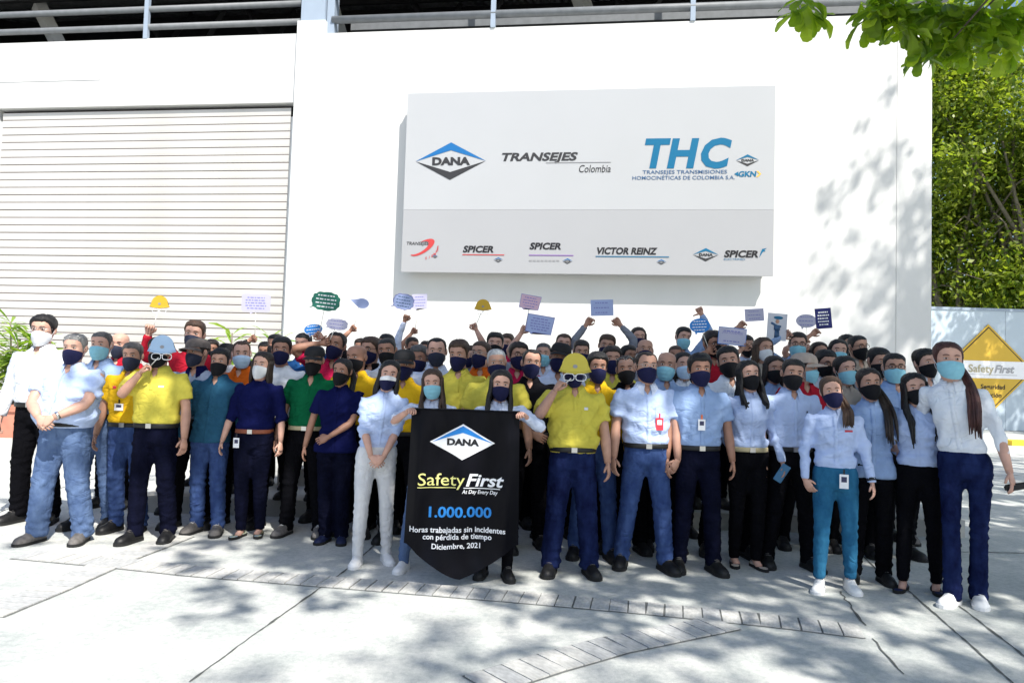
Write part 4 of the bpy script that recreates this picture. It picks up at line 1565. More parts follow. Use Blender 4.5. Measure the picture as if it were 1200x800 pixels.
def branch_tree(name, label, base, tips_fn, trunk_r, fork_z, bark, leafm, r, leaf_L, per, nlimb, group=None, spreadf=1.0, nhang=0):
    """trunk + limbs leading to tip clusters"""
    t = empty(name, base)
    tag(t, label, 'tree', group)
    tips = np.asarray(tips_fn(r)) - np.array(base)
    tb = MB()
    top = np.array((r.normal(0, .15), r.normal(0, .15), fork_z))
    V, F = tube([(0, 0, -.05), (.02, 0, .4), (top[0] * .4, top[1] * .4, fork_z * .5), top], [trunk_r * 1.35, trunk_r * 1.05, trunk_r * .92, trunk_r * .8], 12)
    tb.add(V, F)
    # limbs: k-means style sectors
    cen = tips[r.choice(len(tips), nlimb, replace=False)]
    for _ in range(4):
        lab = np.argmin(((tips[:, None] - cen[None]) ** 2).sum(2), 1)
        cen = np.array([tips[lab == i].mean(0) if (lab == i).any() else cen[i] for i in range(nlimb)])
    for i in range(nlimb):
        c_ = cen[i]
        mid = top * .55 + c_ * .45 + np.array((0, 0, -.12 * np.linalg.norm(c_ - top) + r.normal(0, .1)))
        V, F = tube([top * .97, mid, c_], [trunk_r * .62, trunk_r * .38, trunk_r * .16], 8)
        tb.add(V, F)
        sub = tips[lab == i]
        for q in sub[:: max(1, len(sub) // 26)]:
            m_ = (mid * .3 + c_ * .7) * .5 + q * .5 + r.normal(0, .12, 3)
            V, F = tube([mid * .3 + c_ * .7, m_, q], [trunk_r * .15, trunk_r * .08, trunk_r * .03], 5)
            tb.add(V, F)
    tb.build('trunk', bark, t)
    n = len(tips)
    P = np.repeat(tips, per, 0)
    if spreadf:
        P = P + r.normal(0, .03, P.shape)
    D = unit(len(P), r)
    D[:, 2] = D[:, 2] * .45 - .12
    D /= np.linalg.norm(D, axis=1, keepdims=True)
    P = P + D * .02
    U = np.tile((0, 0, 1.0), (len(P), 1)) + r.normal(0, .35, P.shape)
    L = leaf_L * r.uniform(.65, 1.2, len(P))
    if nhang:
        q = np.arange(len(P)) >= (n - nhang) * per
        L[q] *= 1.12
        D[q, 2] -= .40
        D /= np.linalg.norm(D, axis=1, keepdims=True)
    V, F = leaf_blade(P, D, U, L, L * r.uniform(.48, .60, len(P)), r.uniform(0, .5, len(P)))
    cr = link('crown', fastmesh('crown', V, F, [leafm], smooth=False), t)
    return t

def in_view(p, mx=12):
    a, b = proj(p)
    return -mx < a < 1200 + mx and -mx < b < 800 + mx

def near_ok(p):
    """the pruned side of the canopy keeps clear of the view; only the low outer twigs hang into it"""
    a, b = proj(p)
    if not (-30 < a < 1230 and -30 < b < 830):
        return True
    return (a > 925 and b < 14 + (a - 925) * .22 and b < 80 and p[1] > 6.2)
# ------------------------------------------------------------------ trees
rt = np.random.default_rng(21)
def ell_tips(c, rad, n, r, ok=None, clump=.55, shell=.0):
    out = []
    c, rad = np.array(c, float), np.array(rad, float)
    cl = []
    while len(cl) < max(6, n // (26 if not shell else 36)):
        v = r.uniform(-1, 1, 3)
        if shell < np.linalg.norm(v) < 1:
            cl.append(c + v * rad)
    while len(out) < n:
        p = cl[r.integers(len(cl))] + r.normal(0, clump, 3)
        if ok is None or ok(p):
            out.append(p)
    return np.array(out)

HANG = [(938, 6, 7.0), (952, 14, 6.9), (1014, 8, 7.4), (1024, 24, 7.3), (1042, 16, 7.2), (1052, 30, 7.1), (1064, 10, 7.5), (1078, 44, 7.1), (1086, 56, 7.0), (1074, 22, 7.5), (1098, 18, 7.3), (1106, 36, 7.0), (1118, 8, 7.4), (1126, 24, 7.2), (1136, 44, 6.9), (1146, 14, 7.3), (1150, 34, 7.1), (1164, 48, 6.8), (1172, 20, 7.2), (1184, 38, 7.0), (1192, 10, 7.1), (1200, 28, 6.9), (1128, 62, 6.9), (1034, 4, 7.5), (1090, 2, 7.5), (1082, 66, 7.0), (1092, 40, 7.1), (1060, 24, 7.2), (1066, 38, 7.0), (1112, 52, 6.9), (1148, 58, 6.8), (1178, 60, 6.8), (1044, 2, 7.2), (1018, 18, 7.2), (944, 2, 6.9)]
HANG += [(1020 + 9 * i, -4 + (i * 37 % 23) + (10 if i > 8 else 0), 7.2 - .02 * i) for i in range(20)]
def tips_a(r):
    a = ell_tips((5.6, 2.0, 9.4), (6.2, 3.5, 2.4), 2600, r, near_ok)
    h = np.array([tuple(at(px, py, Y)) for px, py, Y in HANG])
    return np.concatenate([a, h])
branch_tree('shade_tree', 'broad leafy tree whose rounded leaves hang over the yard', (10.5, 3.2, 0), tips_a, .28, 4.2, 'bark', 'leaf_near', rt, .21, 8, 9, nhang=len(HANG))
branch_tree('tall_tree', 'tall leafy tree shading the end of the white wall', (16.0, 6.5, 0), lambda r: ell_tips((13.9, 5.2, 15.2), (3.4, 3.8, 3.4), 950, r, near_ok), .30, 9.0, 'bark', 'leaf_near', rt, .17, 8, 7)
branch_tree('yard_tree', 'sparse tree shading the front of the yard', (6.5, -8.0, 0), lambda r: ell_tips((6.6, -6.2, 12.5), (6.4, 3.2, 2.0), 330, r, near_ok, .9), .30, 7.5, 'bark', 'leaf_near', rt, .17, 8, 7)

branch_tree('kerb_tree', 'leafy tree shading the hoarding and the kerb', (26.5, 19.5, 0), lambda r: ell_tips((23.4, 20.5, 11.8), (4.6, 3.2, 3.6), 900, r, lambda p: not in_view(p)), .28, 4.5, 'bark', 'leaf_near', rt, .24, 8, 7)

def back_tree(label, base, c, rad, n, lean):
    t = empty('broadleaf_tree', base)
    tag(t, label, 'tree', 'trees beyond the hoarding')
    r = rt
    tips = ell_tips(np.array(c) - np.array(base), rad, n, r, None, .62, .35)
    tb = MB()
    fork = np.array((lean * .5, 0, 3.4))
    V, F = tube([(0, 0, -.05), (lean * .15, 0, 1.5), fork], [.34, .27, .22], 10)
    tb.add(V, F)
    for i in range(9):
        q = tips[r.integers(len(tips))]
        m = fork * .5 + q * .5 + np.array((r.normal(0, .5), r.normal(0, .5), -.4))
        V, F = tube([fork, fork * .75 + m * .25 + r.normal(0, .1, 3), m, q], [.17, .13, .09, .03], 7)
        tb.add(V, F)
        for j in range(4):
            e = m + r.normal(0, 1.5, 3)
            V, F = tube([m * .8 + fork * .2, (m + e) / 2 + r.normal(0, .2, 3), e], [.06, .04, .015], 5)
            tb.add(V, F)
    tb.build('trunk', 'bark_pale', t)
    P = np.repeat(tips, 11, 0) + r.normal(0, .28, (n * 11, 3))
    D = unit(len(P), r)
    D[:, 2] -= .35
    D /= np.linalg.norm(D, axis=1, keepdims=True)
    U = np.tile((0, -.3, 1.0), (len(P), 1)) + r.normal(0, .5, P.shape)
    S = np.cross(D, U)
    S /= np.linalg.norm(S, axis=1, keepdims=True)
    L = r.uniform(.16, .34, len(P))[:, None]
    W2 = L * .27
    V = np.stack([P, P + D * L * .55 + S * W2, P + D * L, P + D * L * .55 - S * W2], 1).reshape(-1, 3)
    F = (np.arange(len(P)) * 4)[:, None] + np.arange(4)[None]
    link('crown', fastmesh('crown', V, F, ['leaf_back']), t)
back_tree('leaning trunk broadleaf tree behind the pale blue hoarding', (21.5, 30.5, 0), (21.3, 30.5, 10.5), (3.4, 2.2, 7.2), 2100, .6)
back_tree('forked broadleaf tree close behind the factory corner', (19.6, 32.0, 0), (18.8, 33.0, 13.0), (3.0, 2.4, 8.5), 2300, -.5)
back_tree('yellow green tree rising over the end of the hoarding', (25.5, 33.5, 0), (25.0, 33.5, 12.0), (3.6, 2.6, 8.5), 2200, -.7)
back_tree('tall dense tree far behind the hoarding', (23.0, 40.0, 0), (23.5, 40.0, 14.0), (7.0, 3.0, 12.0), 2800, .3)
back_tree('low bushy tree filling the gap behind the hoarding', (22.0, 36.5, 0), (22.5, 37.5, 3.4), (6.0, 1.2, 3.0), 1000, .2)

# potted plants by the roller door
def pot_plant(label, px, py_base, Y, h, n, spread, planter=True, boxw=1.3):
    p = at(px, py_base, Y)
    t = empty('potted_plant', (p.x, p.y, 0))
    tag(t, label, 'plant')
    pz = .62
    mb = MB()
    hw, hd_ = boxw / 2, .34
    V, F = prism([(-hw * .92, 0), (hw * .92, 0), (hw, pz), (-hw, pz)], -hd_, hd_)
    mb.add(V, F)
    pot = mb.build('planter', 'terracotta', t, False)
    mb = MB()
    mb.box((-hw - .04, -hd_ - .04, pz - .12), (hw + .04, hd_ + .04, pz + .01))
    mb.build('rim', 'terracotta', pot, False)
    r = rt
    sb = MB()
    Ps, Ds = [], []
    for i in range(9):
        x = r.uniform(-hw * .8, hw * .8)
        e = np.array((x + r.normal(0, spread * .6), r.normal(0, .25), h * r.uniform(.55, .95)))
        V, F = tube([(x, 0, pz - .05), (x * .6 + e[0] * .4, e[1] * .4, pz + (h - pz) * .4), e], [.03, .025, .012], 6)
        sb.add(V, F)
        for j in range(n // 9):
            f = r.uniform(.25, 1.0)
            Ps.append(np.array((x * (1 - f) + e[0] * f, e[1] * f, pz + (e[2] - pz) * f)))
            a = r.uniform(0, 6.28)
            Ds.append(norm((math.cos(a), math.sin(a), r.uniform(.1, 1.3))))
    sb.build('stem', 'bark_pale', t)
    Ps, Ds = np.array(Ps), np.array(Ds)
    U = np.tile((0, 0, 1.0), (len(Ps), 1)) + r.normal(0, .2, Ps.shape)
    L = r.uniform(.28, .55, len(Ps))
    V, F = leaf_blade(Ps, Ds, U, L, L * .16, r.uniform(.2, .8, len(Ps)))
    link('foliage', fastmesh('foliage', V, F, ['leaf_pot']), t)
pot_plant('leafy green shrub in a terracotta planter before the roller door', 6, 500, 14.3, 2.35, 560, .25, boxw=1.3)
pot_plant('green leafy plant standing behind the crowd by the roller door', 290, 500, 13.4, 2.30, 300, .25, boxw=1.0)
# ------------------------------------------------------------------ the crowd
CROWD = []
def P(pid, hx, hy, depth, label, **kw):
    kw.update(pid=pid, hx=hx, hy=hy, depth=depth, label=label)
    kw.setdefault('sex', 'm')
    CROWD.append(kw)
# --- front row, from the planter to the far end
P('p1', 53, 368.5, 6.75, 'tall man in long white shirt and white mask with glasses beside the planter', shirt='white', sleeve='long', trouser='black', hair=('black', 'short'), hairth=.022, mask='white', glasses='on', glassmetal=1, skin='light', A='down', B='hang', pocket=True, lod=0, collar=True, bulk=1.06, head=(8, 0, 0), toe=14)
P('p2', 90, 389.5, ('f', 635), 'heavy grey-haired man in light blue shirt and faded jeans with hands folded on belly', shirt='sky', sleeve='short', trouser='jeans', hair=('grey', 'short'), hairth=.010, mask='navy', glasses='top', glassmetal=1, skin='light', A='belly', B='belly', bulk=1.17, belly=.75, spread=.17, shoe='grey', cut='loose', watch='B', watchcol='metal', legs=(.05, 0), lod=0, head=(6, 0, 0), wr=1.3, lean=0.05)
P('p3', 121, 386.5, 6.55, 'grey-haired man in light blue shirt with pale surgical mask beside the yellow polo', shirt='midblue', sleeve='short', trouser='jeans', hair=('salt', 'short'), buzz=1, mask='surgical', skin='light', lod=1, head=(6, 0, 0), bulk=1.05)
P('p4', 142, 388, 7.6, 'bald man in red shirt and dark mask behind two men in blue', shirt='red', hair=('dark', 'bald'), mask='charcoal', skin='light', lod=1)
P('p5', 157, 400, ('f', 624), 'man in golden yellow polo with an identity card hanging on his chest', shirt='gold', trouser='midjeans', hair=('salt', 'short'), hairth=.014, mask='charcoal', skin='tan', A='down', B='back', lod=0, badge=(-.03, 1.13, .075, .06, 'plastic_white'), clipcol='plastic_black', logo=(-.11, -.075, 1.29, 1.315, 'badge_red'), belt='black', placket='polo', spread=.11, head=(10, 0, 0))
P('p6', 189, 394, ('f', 634), 'man in lemon polo holding a pale blue paper helmet over his forehead', shirt='lemon', trouser='navy', hair=('dark', 'short'), mask='black', skin='tan', A='face', B='hang', lod=0, placket='polo', spread=.12, pocket=False, logo=(.06, .10, 1.29, 1.305, 'mask_white'), head=(0, 0, 0), bulk=1.04, gripA=1.1, cut='straight')
P('p7', 229, 368.5, 7.5, 'tall short-haired man in red shirt raising a yellow paper helmet', shirt='red', sleeve='long', hair=('brown', 'short'), hairth=.016, mask='charcoal', skin='light', A=('px', 177, 384), gripA=1.2, lod=1, head=(10, 0, 4))
P('p8', 233, 394, 6.75, 'man in grey cap and pale blue shirt with navy collar', shirt='steel', collarcol='navy', hair=('dark', 'short'), cap='grey', mask='charcoal', skin='tan', lod=1, trouser='black')
P('p9', 249, 397, 8.1, 'dark-haired man in red shirt mostly hidden behind the grey cap', shirt='red', hair=('dark', 'short'), mask='black', skin='brown', lod=2, head=(20, 0, 0))
P('p10', 266, 400, 7.6, 'man in black cap behind the man in denim jacket', shirt='grey', hair=('dark', 'short'), cap='black', mask='charcoal', skin='brown', lod=1)
P('p11', 260, 407, ('f', 625), 'man in long-sleeved teal denim jacket and blue jeans with black mask', shirt='teal', sleeve='long', trouser='midjeans', hair=('black', 'short'), hairth=.017, mask='black', skin='tan', A='down', B='down', tuck=False, shoe='grey', lod=0, garment='jacket', head=(6, 0, 0), belt=None, pocket=True, legs=(-.03, .03), lean=0.07)
P('p12', 285, 398, 6.9, 'man in bright orange shirt with pale blue surgical mask', shirt='orange', hair=('brown', 'receding'), mask='paleblue', skin='light', lod=1)
P('p13', 309, 410, ('f', 629), 'woman in navy blouse and slim navy trousers with white mask and brown belt', sex='f', shirt='navy', sleeve='elbow', trouser='navy', hair=('dark', 'long'), mask='white', skin='light', A='hang', B='hang', shoe='print', shoestyle='flat', belt='brown', collar=False, placket=False, lod=0, bulk=1.08, spread=.075, badge=(-.10, .87, .05, .085, 'plastic_white'), head=(-6, 0, 4), wr=1.2, hem=.06, lean=0.06)
P('p14', 312, 399, 8.2, 'dark-haired man in black sleeve lifting a lilac speech bubble card', shirt='black', sleeve='long', hair=('black', 'short'), mask='black', skin='brown', A=('px', 298, 396), gripA=1.2, lod=2)
P('p15', 331, 394, 6.9, 'dark-haired young man in white T-shirt with navy mask', shirt='white', hair=('black', 'short'), hairth=.020, mask='navy', skin='brown', collar=False, lod=1)
P('p15b', 324, 391, 8.1, 'man hidden behind the white T-shirt with only dark hair showing', shirt='grey', hair=('black', 'short'), mask='black', skin='brown', lod=2)
P('p16', 357, 388, 7.45, 'man in blue polo behind the black cap holding up green and blue cards', shirt='blue', hair=('black', 'short'), buzz=1, mask='navy', skin='light', B=('px', 372, 393), gripB=1.2, lod=1)
P('p17', 370, 403, ('f', 626), 'man in green polo and black cap with black trousers', shirt='green', trouser='black', hair=('dark', 'short'), cap='black', mask='black', skin='tan', belt='khaki', lod=0, placket='polo', pocket=False, shoe='grey', head=(0, 4, 0), A='hang', B='back', open=.075, lean=0.05)
P('p19', 393, 388, 7.3, 'man with widow peak, navy mask and dark red shirt behind the green polo', shirt='crimson', hair=('dark', 'receding'), hairth=.012, mask='navy', skin='brown', lod=1, A=('px', 383, 402), gripA=1.2)
P('p20', 402, 418, ('f', 636), 'woman in navy work uniform with black mask and hair tied back', sex='f', shirt='navy', sleeve='short', trouser='navy', hair=('black', 'pony'), hairth=.011, mask='black', skin='brown', A='down', B='cross', tuck=False, cut='straight', shoe='navy', shoestyle='sneaker', lod=0, belt=None, head=(-10, 0, 3), bulk=1.1, lean=0.03)
P('p21', 420, 402, 6.45, 'bald man in yellow polo with black mask', shirt='gold', hair=('dark', 'bald'), mask='black', skin='brown', lod=1)
P('p22', 436, 394, 7.1, 'man with glasses, brown hair and black shirt', shirt='black', hair=('brown', 'short'), mask='navy', skin='tan', glasses='on', lod=1)
P('p43', 424, 396, 8.5, 'man hidden behind the bald head raising a pale blue drop-shaped card', shirt='black', hair=('dark', 'short'), mask='black', skin='brown', A=('px', 414, 383), gripA=1.2, lod=2)
P('p23', 452, 390, 8.0, 'man with dark hair showing above the black mask and white shirt', shirt='white', hair=('black', 'short'), mask='navy', skin='brown', lod=2)
P('p24', 456, 394, 6.95, 'short-haired man in white shirt with black mask behind the woman in white trousers', shirt='white', hair=('black', 'short'), buzz=1, mask='black', skin='brown', lod=1)
P('p25', 475, 407, 6.4, 'man in dark cap and yellow polo with navy mask', shirt='gold', hair=('dark', 'short'), cap='black', mask='navy', skin='brown', lod=1, head=(0, 4, 0))
P('p26', 457, 420, ('f', 660), 'woman in pale blue shirt and white trousers with hands clasped', sex='f', shirt='sky', sleeve='elbow', trouser='white', hair=('black', 'long'), mask='navy', mask2='white', skin='light', A='clasp', B='clasp', shoe='white', shoestyle='sneaker', lod=0, tuck=True, belt=None, bend=.05, yaw=12, legs=(.06, -.02), spread=.12, head=(-4, 0, 3), wr=1.2, hairlen=.05, lean=0.09)
P('p27', 492, 403, 7.0, 'dark-haired man with navy mask behind the banner beside a dark cap', shirt='grey', hair=('salt', 'short'), mask='navy', skin='brown', lod=1)
P('p28a', 483, 394, 8.4, 'man in pale sleeve stretching up a violet cloud card', shirt='pale', sleeve='long', hair=('dark', 'short'), mask='black', skin='brown', A=('px', 476, 371), gripA=1.2, lod=2)
P('p28b', 499, 399, 8.9, 'man hidden in the crowd holding up a lilac square card', shirt='grey', hair=('dark', 'short'), mask='black', skin='brown', A=('px', 485, 386), gripA=1.2, lod=2)
P('p29', 513, 394.5, 6.9, 'man with high forehead and pleated charcoal mask in white shirt', shirt='pale', hair=('black', 'receding'), hairth=.010, mask='charcoal', skin='light', lod=1)
P('p30', 539, 397, 6.4, 'brown-haired man in lemon polo with navy mask', shirt='lemon', hair=('brown', 'short'), hairth=.018, mask='navy', skin='tan', lod=0, pocket=True, placket='polo', logo=(.07, .085, 1.17, 1.19, 'badge_red'))
P('p31', 564, 398, 7.1, 'man with glasses and navy mask in orange shirt', shirt='orange', hair=('brown', 'short'), hairth=.008, mask='navy', skin='tan', glasses='on', glassmetal=1, lod=1)
P('p39', 552, 404, 8.3, 'man hidden behind the orange shirt raising a yellow paper helmet', shirt='grey', hair=('brown', 'short'), mask='navy', skin='light', B=('px', 556, 381), gripB=1.2, lod=2)
P('p32', 580, 389, 8.1, 'man with thick black hair behind the silver-haired man', shirt='grey', hair=('black', 'short'), hairth=.020, mask='black', skin='light', lod=2)
P('p33', 595, 390, 8.7, 'brown-haired man in crimson shirt with navy mask', shirt='crimson', hair=('brown', 'short'), mask='navy', skin='light', lod=2)
P('p34', 583, 406.5, 6.3, 'silver-haired man in lemon polo behind the banner', shirt='lemon', hair=('silver', 'short'), buzz=1, mask='navy', skin='tan', lod=1, bulk=1.12)
P('p35', 607, 400, 7.3, 'dark-haired man with glasses between crimson and black shirts', shirt='crimson', hair=('dark', 'short'), mask='navy', skin='tan', glasses='on', lod=1)
P('p36', 622, 408, 6.3, 'man in black shirt with receding dark hair and navy mask', shirt='black', hair=('black', 'receding'), hairth=.011, mask='navy', skin='tan', lod=0, trouser='black', A='cross', B='down', pocket=False, collar=True, placket=False)
P('p37', 637, 400, 7.4, 'short-haired man with pale surgical mask lifting a pink card and a violet card', shirt='pale', hair=('salt', 'short'), buzz=1, mask='surgical', skin='light', A=('px', 614, 384), gripA=1.2, lod=1)
P('p40', 509, 430, ('f', 668), 'woman with brown hair and pale mask holding the banner near the white trousers', sex='f', shirt='pale', sleeve='elbow', trouser='jeans', hair=('brown', 'longfront'), mask='surgical', skin='light', A=('bannerL',), gripA=1.0, B='hang', shoe='white', shoestyle='sneaker', lod=0, bend=.03, head=(0, 3, -3), yaw=0, spread=.20, pocket=False, hairlen=.06)
P('p41', 587, 431, ('f', 676), 'woman with long black hair and navy mask holding the banner near the yellow helmet', sex='f', shirt='pale', sleeve='long', trouser='black', hair=('black', 'longfront'), mask='navy', skin='light', B=('bannerR',), gripB=1.0, A='hang', shoe='black', lod=0, bend=.03, head=(4, 3, 3), spread=.10, pocket=False, hairlen=.02)
P('p44', 654, 399, 6.9, 'man in black cap and pale shirt behind the yellow helmet', shirt='pale', hair=('black', 'short'), cap='black', mask='navy', skin='brown', lod=1)
P('p45', 660, 389.5, 8.2, 'man with short brown hair and grey mask above the black cap', shirt='grey', hair=('brown', 'short'), hairth=.008, mask='white', skin='light', lod=2)
P('p46', 681, 397, 7.7, 'man in navy mask and grey shirt behind the yellow helmet', shirt='grey', hair=('dark', 'short'), hairth=.012, mask='navy', skin='tan', lod=1)
P('p47', 674, 414, ('f', 671), 'man in lemon polo and blue jeans with a yellow paper helmet over his forehead', shirt='lemon', trouser='darkjeans', hair=('dark', 'short'), mask='navy', skin='tan', A='face', B='hang', lod=0, placket='polo', spread=.15, gripA=1.1, cut='loose', bulk=1.08, belly=.25, logo=(.07, .10, 1.28, 1.30, 'mask_white'), legs=(.04, .05), wr=1.3)
P('p48', 710, 391, 8.2, 'man holding a violet paper above his head with both hands', shirt='grey', sleeve='long', hair=('brown', 'short'), mask='navy', skin='tan', A=('px', 690, 375), B=('px', 723, 375), gripA=.9, gripB=.9, lod=2)
P('p49', 748, 382, 8.8, 'woman with long dark hair and navy mask in the back row', sex='f', shirt='grey', hair=('dark', 'curly'), mask='navy', skin='light', lod=2)
P('p50', 700, 412, 6.2, 'young man with thick black hair in golden yellow jacket', shirt='gold', sleeve='long', hair=('black', 'short'), hairth=.022, mask='navy', skin='brown', lod=0, trouser='midjeans', placket=True, pocket=False, logo=(.07, .095, 1.21, 1.24, 'badge_red'))
P('p51', 717, 404.5, 7.0, 'man with dark hair and yellow polo behind the golden jacket', shirt='lemon', hair=('dark', 'short'), mask='navy', skin='tan', lod=1)
P('p52', 735, 415, 6.25, 'man with spectacles pushed up on his hair and black mask', shirt='black', hair=('dark', 'receding'), glasses='top', glassmetal=1, mask='black', skin='tan', lod=1)
P('p53', 736, 404, 7.9, 'dark-haired person hidden behind the pushed-up spectacles', shirt='black', hair=('black', 'short'), hairth=.02, mask='black', skin='brown', lod=2)
P('p54', 756, 395.5, 7.7, 'bald man with navy mask in the back rows', shirt='grey', hair=('dark', 'bald'), mask='navy', skin='tan', lod=1)
P('p55', 757, 410.5, ('f', 666), 'man in light blue shirt and blue jeans with a red tag on his pocket', shirt='sky', trouser='midjeans', hair=('dark', 'receding'), mask='navy', skin='tan', A='hang', B='pocket', glasses='on', glassmetal=1, lod=0, bulk=1.03, spread=.16, shoe='black', badge=(.075, 1.145, .060, .095, 'badge_red'), clipcol='badge_red', legs=(-.06, .05), wr=1.3, collarcol='pale', toe=16, lean=-0.02)
P('p56', 799, 382, 8.6, 'young man with surgical mask giving a thumbs-up with raised arm', shirt='midblue', sleeve='long', hair=('black', 'short'), mask='surgical', skin='light', B=('px', 822, 362), gripB=1.35, thumb='B', lod=1)
P('p57', 792, 403, 7.8, 'brown-haired man with black mask behind the bald head', shirt='black', hair=('brown', 'short'), buzz=1, mask='black', skin='brown', lod=2)
P('p58', 780, 410, 6.35, 'bald man in light blue shirt with pale surgical mask', shirt='midblue', hair=('dark', 'bald'), mask='surgical', skin='tan', lod=1)
P('p59', 801, 411, 7.0, 'woman with dark hair and pale mask in white top', sex='f', shirt='white', hair=('black', 'long'), hairlen=.08, mask='paleblue', skin='light', lod=1)
P('p60', 820, 413.5, ('f', 668), 'young man in blue work shirt with identity card and navy trousers', shirt='midblue', trouser='navy', hair=('black', 'short'), hairth=.022, mask='navy', skin='brown', A='hang', B='hang', lod=0, badge=(-.01, 1.155, .055, .085, 'plastic_white'), clipcol='badge_orange', spread=.13, legs=(.0, .04), belt='black')
P('p61', 835, 387, 7.7, 'man in red shirt holding up a blue oval card', shirt='red', hair=('dark', 'short'), mask='black', skin='brown', A=('px', 832, 410), gripA=1.2, glasses='on', lod=1)
P('p62', 855.5, 404.5, 6.3, 'man with black hair and black mask in white shirt', shirt='white', hair=('black', 'short'), hairth=.016, mask='black', skin='tan', lod=0, pocket=False)
P('p64', 874, 392, 8.6, 'person hidden behind a white card raised overhead', shirt='pale', hair=('dark', 'short'), mask='black', skin='tan', A=('px', 869, 379), gripA=.9, lod=2)
P('p65', 878, 420, ('f', 664), 'woman with wavy dark hair in pale blue shirt and black trousers holding a phone', sex='f', shirt='sky', sleeve='long', trouser='black', hair=('black', 'curly'), hairlen=.07, mask='black', skin='light', A='back', B='hang', shoe='beige', shoestyle='flat', lod=0, belt='khaki', spread=.08, pocket=False, hem=.06, wr=1.2)
P('p66', 894, 393.5, 7.6, 'woman with brown hair and pale mask reaching up to a white card', sex='f', shirt='beige', sleeve='short', hair=('brown', 'long'), hairlen=.05, mask='white', maskkind='cloth', skin='tan', A=('px', 876, 406), gripA=.9, lod=1)
P('p67', 906, 415, 7.0, 'woman with dark hair and black mask behind two pale blue shirts', sex='f', shirt='midblue', hair=('dark', 'long'), mask='black', skin='tan', lod=1)
P('p68', 927, 419, ('f', 664), 'man with black hair in pale blue shirt with pens in his pocket', shirt='sky', trouser='black', hair=('black', 'short'), hairth=.012, mask='black', skin='tan', lod=0, A='hang', B='hang', head=(-6, 0, 6), logo=(.085, .10, 1.235, 1.285, 'ink_dark'))
P('p69', 942, 411, 6.75, 'man in beige cap with blue mask looking sideways', shirt='red', hair=('dark', 'short'), cap='beige', mask='surgical', skin='tan', lod=1, head=(55, 0, 0))
P('p70', 934, 388, 7.9, 'man with glasses and surgical mask holding up a drawing', shirt='midblue', sleeve='long', hair=('dark', 'short'), mask='surgical', glasses='on', skin='light', A=('px', 922, 392), gripA=.9, lod=1)
P('p71', 960, 399, 8.0, 'dark-haired woman lifting a navy board', sex='f', shirt='black', hair=('dark', 'long'), mask='black', skin='tan', A=('px', 956, 388), gripA=.9, lod=2)
P('p71b', 945, 402, 8.7, 'man hidden behind the beige cap with a pale oval card', shirt='grey', hair=('dark', 'bald'), mask='black', skin='tan', A=('px', 945, 399), gripA=1.2, lod=2)
P('p72', 965, 408.5, 6.75, 'man with black glasses and black mask in white shirt', shirt='white', hair=('black', 'short'), hairth=.016, mask='black', glasses='on', skin='tan', lod=0, pocket=False)
P('p73', 981, 396, 7.6, 'woman with long dark hair and pale surgical mask in the back row', sex='f', shirt='black', hair=('black', 'long'), mask='surgical', skin='light', lod=1)
P('p74', 990, 415, 6.8, 'woman with tied dark hair and pale surgical mask in beige top', sex='f', shirt='beige', hair=('black', 'pony'), hairth=.012, mask='surgical', skin='light', lod=1)
P('p75', 976, 438.5, ('f', 690), 'woman in pale blue shirt and teal jeans with white sneakers', sex='f', shirt='sky', sleeve='long', trouser='tealjeans', hair=('brown', 'ponyfront'), ponylen=.45, hairth=.013, mask='navy', skin='light', A='pocket', B='hang', shoe='white', shoestyle='sneaker', lod=0, belt=None, watch='B', badge=(.045, .88, .06, .10, 'plastic_white'), yaw=-18, head=(4, 0, -8), spread=.12, legs=(.10, 0), pocket=False, logo=(.05, .11, 1.265, 1.28, 'thread_red'), wr=1.2, hem=.09, open=.09, lean=-0.03)
P('p76', 1005, 391, 8.0, 'tall man with glasses and black mask in beige shirt', shirt='beige', hair=('black', 'short'), buzz=1, mask='black', glasses='on', skin='tan', lod=1)
P('p77', 992, 391, 8.8, 'man hidden behind the tall man with glasses', shirt='grey', hair=('black', 'short'), mask='black', skin='tan', lod=2)
P('p78', 1027, 406, 7.2, 'man with black hair and black mask between two men with glasses', shirt='grey', hair=('black', 'short'), mask='black', skin='tan', lod=1)
P('p79', 1047, 412, 6.4, 'man with round glasses and pale surgical mask in blue shirt', shirt='midblue', hair=('black', 'short'), hairth=.008, mask='surgical', glasses='on', skin='tan', lod=0, sleeve='long', trouser='black')
P('p80', 1019, 429, ('f', 683), 'woman in short-sleeved blue shirt with tied dark hair and gold bracelet', sex='f', shirt='midblue', sleeve='short', trouser='black', hair=('dark', 'ponyfront'), hairth=.012, ponyside=1, mask='black', skin='tan', A='back', B='hang', lod=0, belt=None, tuck=False, yaw=-16, watch='B', watchcol='metal', head=(8, 0, -5), pocket=False, cut='straight', bulk=1.05, lean=-0.02)
P('p81', 1073, 434.5, ('f', 691), 'woman with long loose black hair in pale blue shirt and black trousers', sex='f', shirt='sky', sleeve='long3', trouser='black', hair=('black', 'longfront'), mask='black', skin='light', A='back', B='hang', shoe='navy', shoestyle='flat', lod=0, belt=None, yaw=-32, head=(18, 0, -5), pocket=False, legs=(.10, .0), hem=.07, hairlen=-.10, wr=1.2, open=.08, lean=-0.04)
P('p82', 1084, 408, 7.1, 'man in white shirt and black trousers with black mask at the end of the rows', shirt='white', hair=('black', 'short'), hairth=.020, mask='black', skin='light', lod=0, trouser='black', shoe='grey', pocket=True)
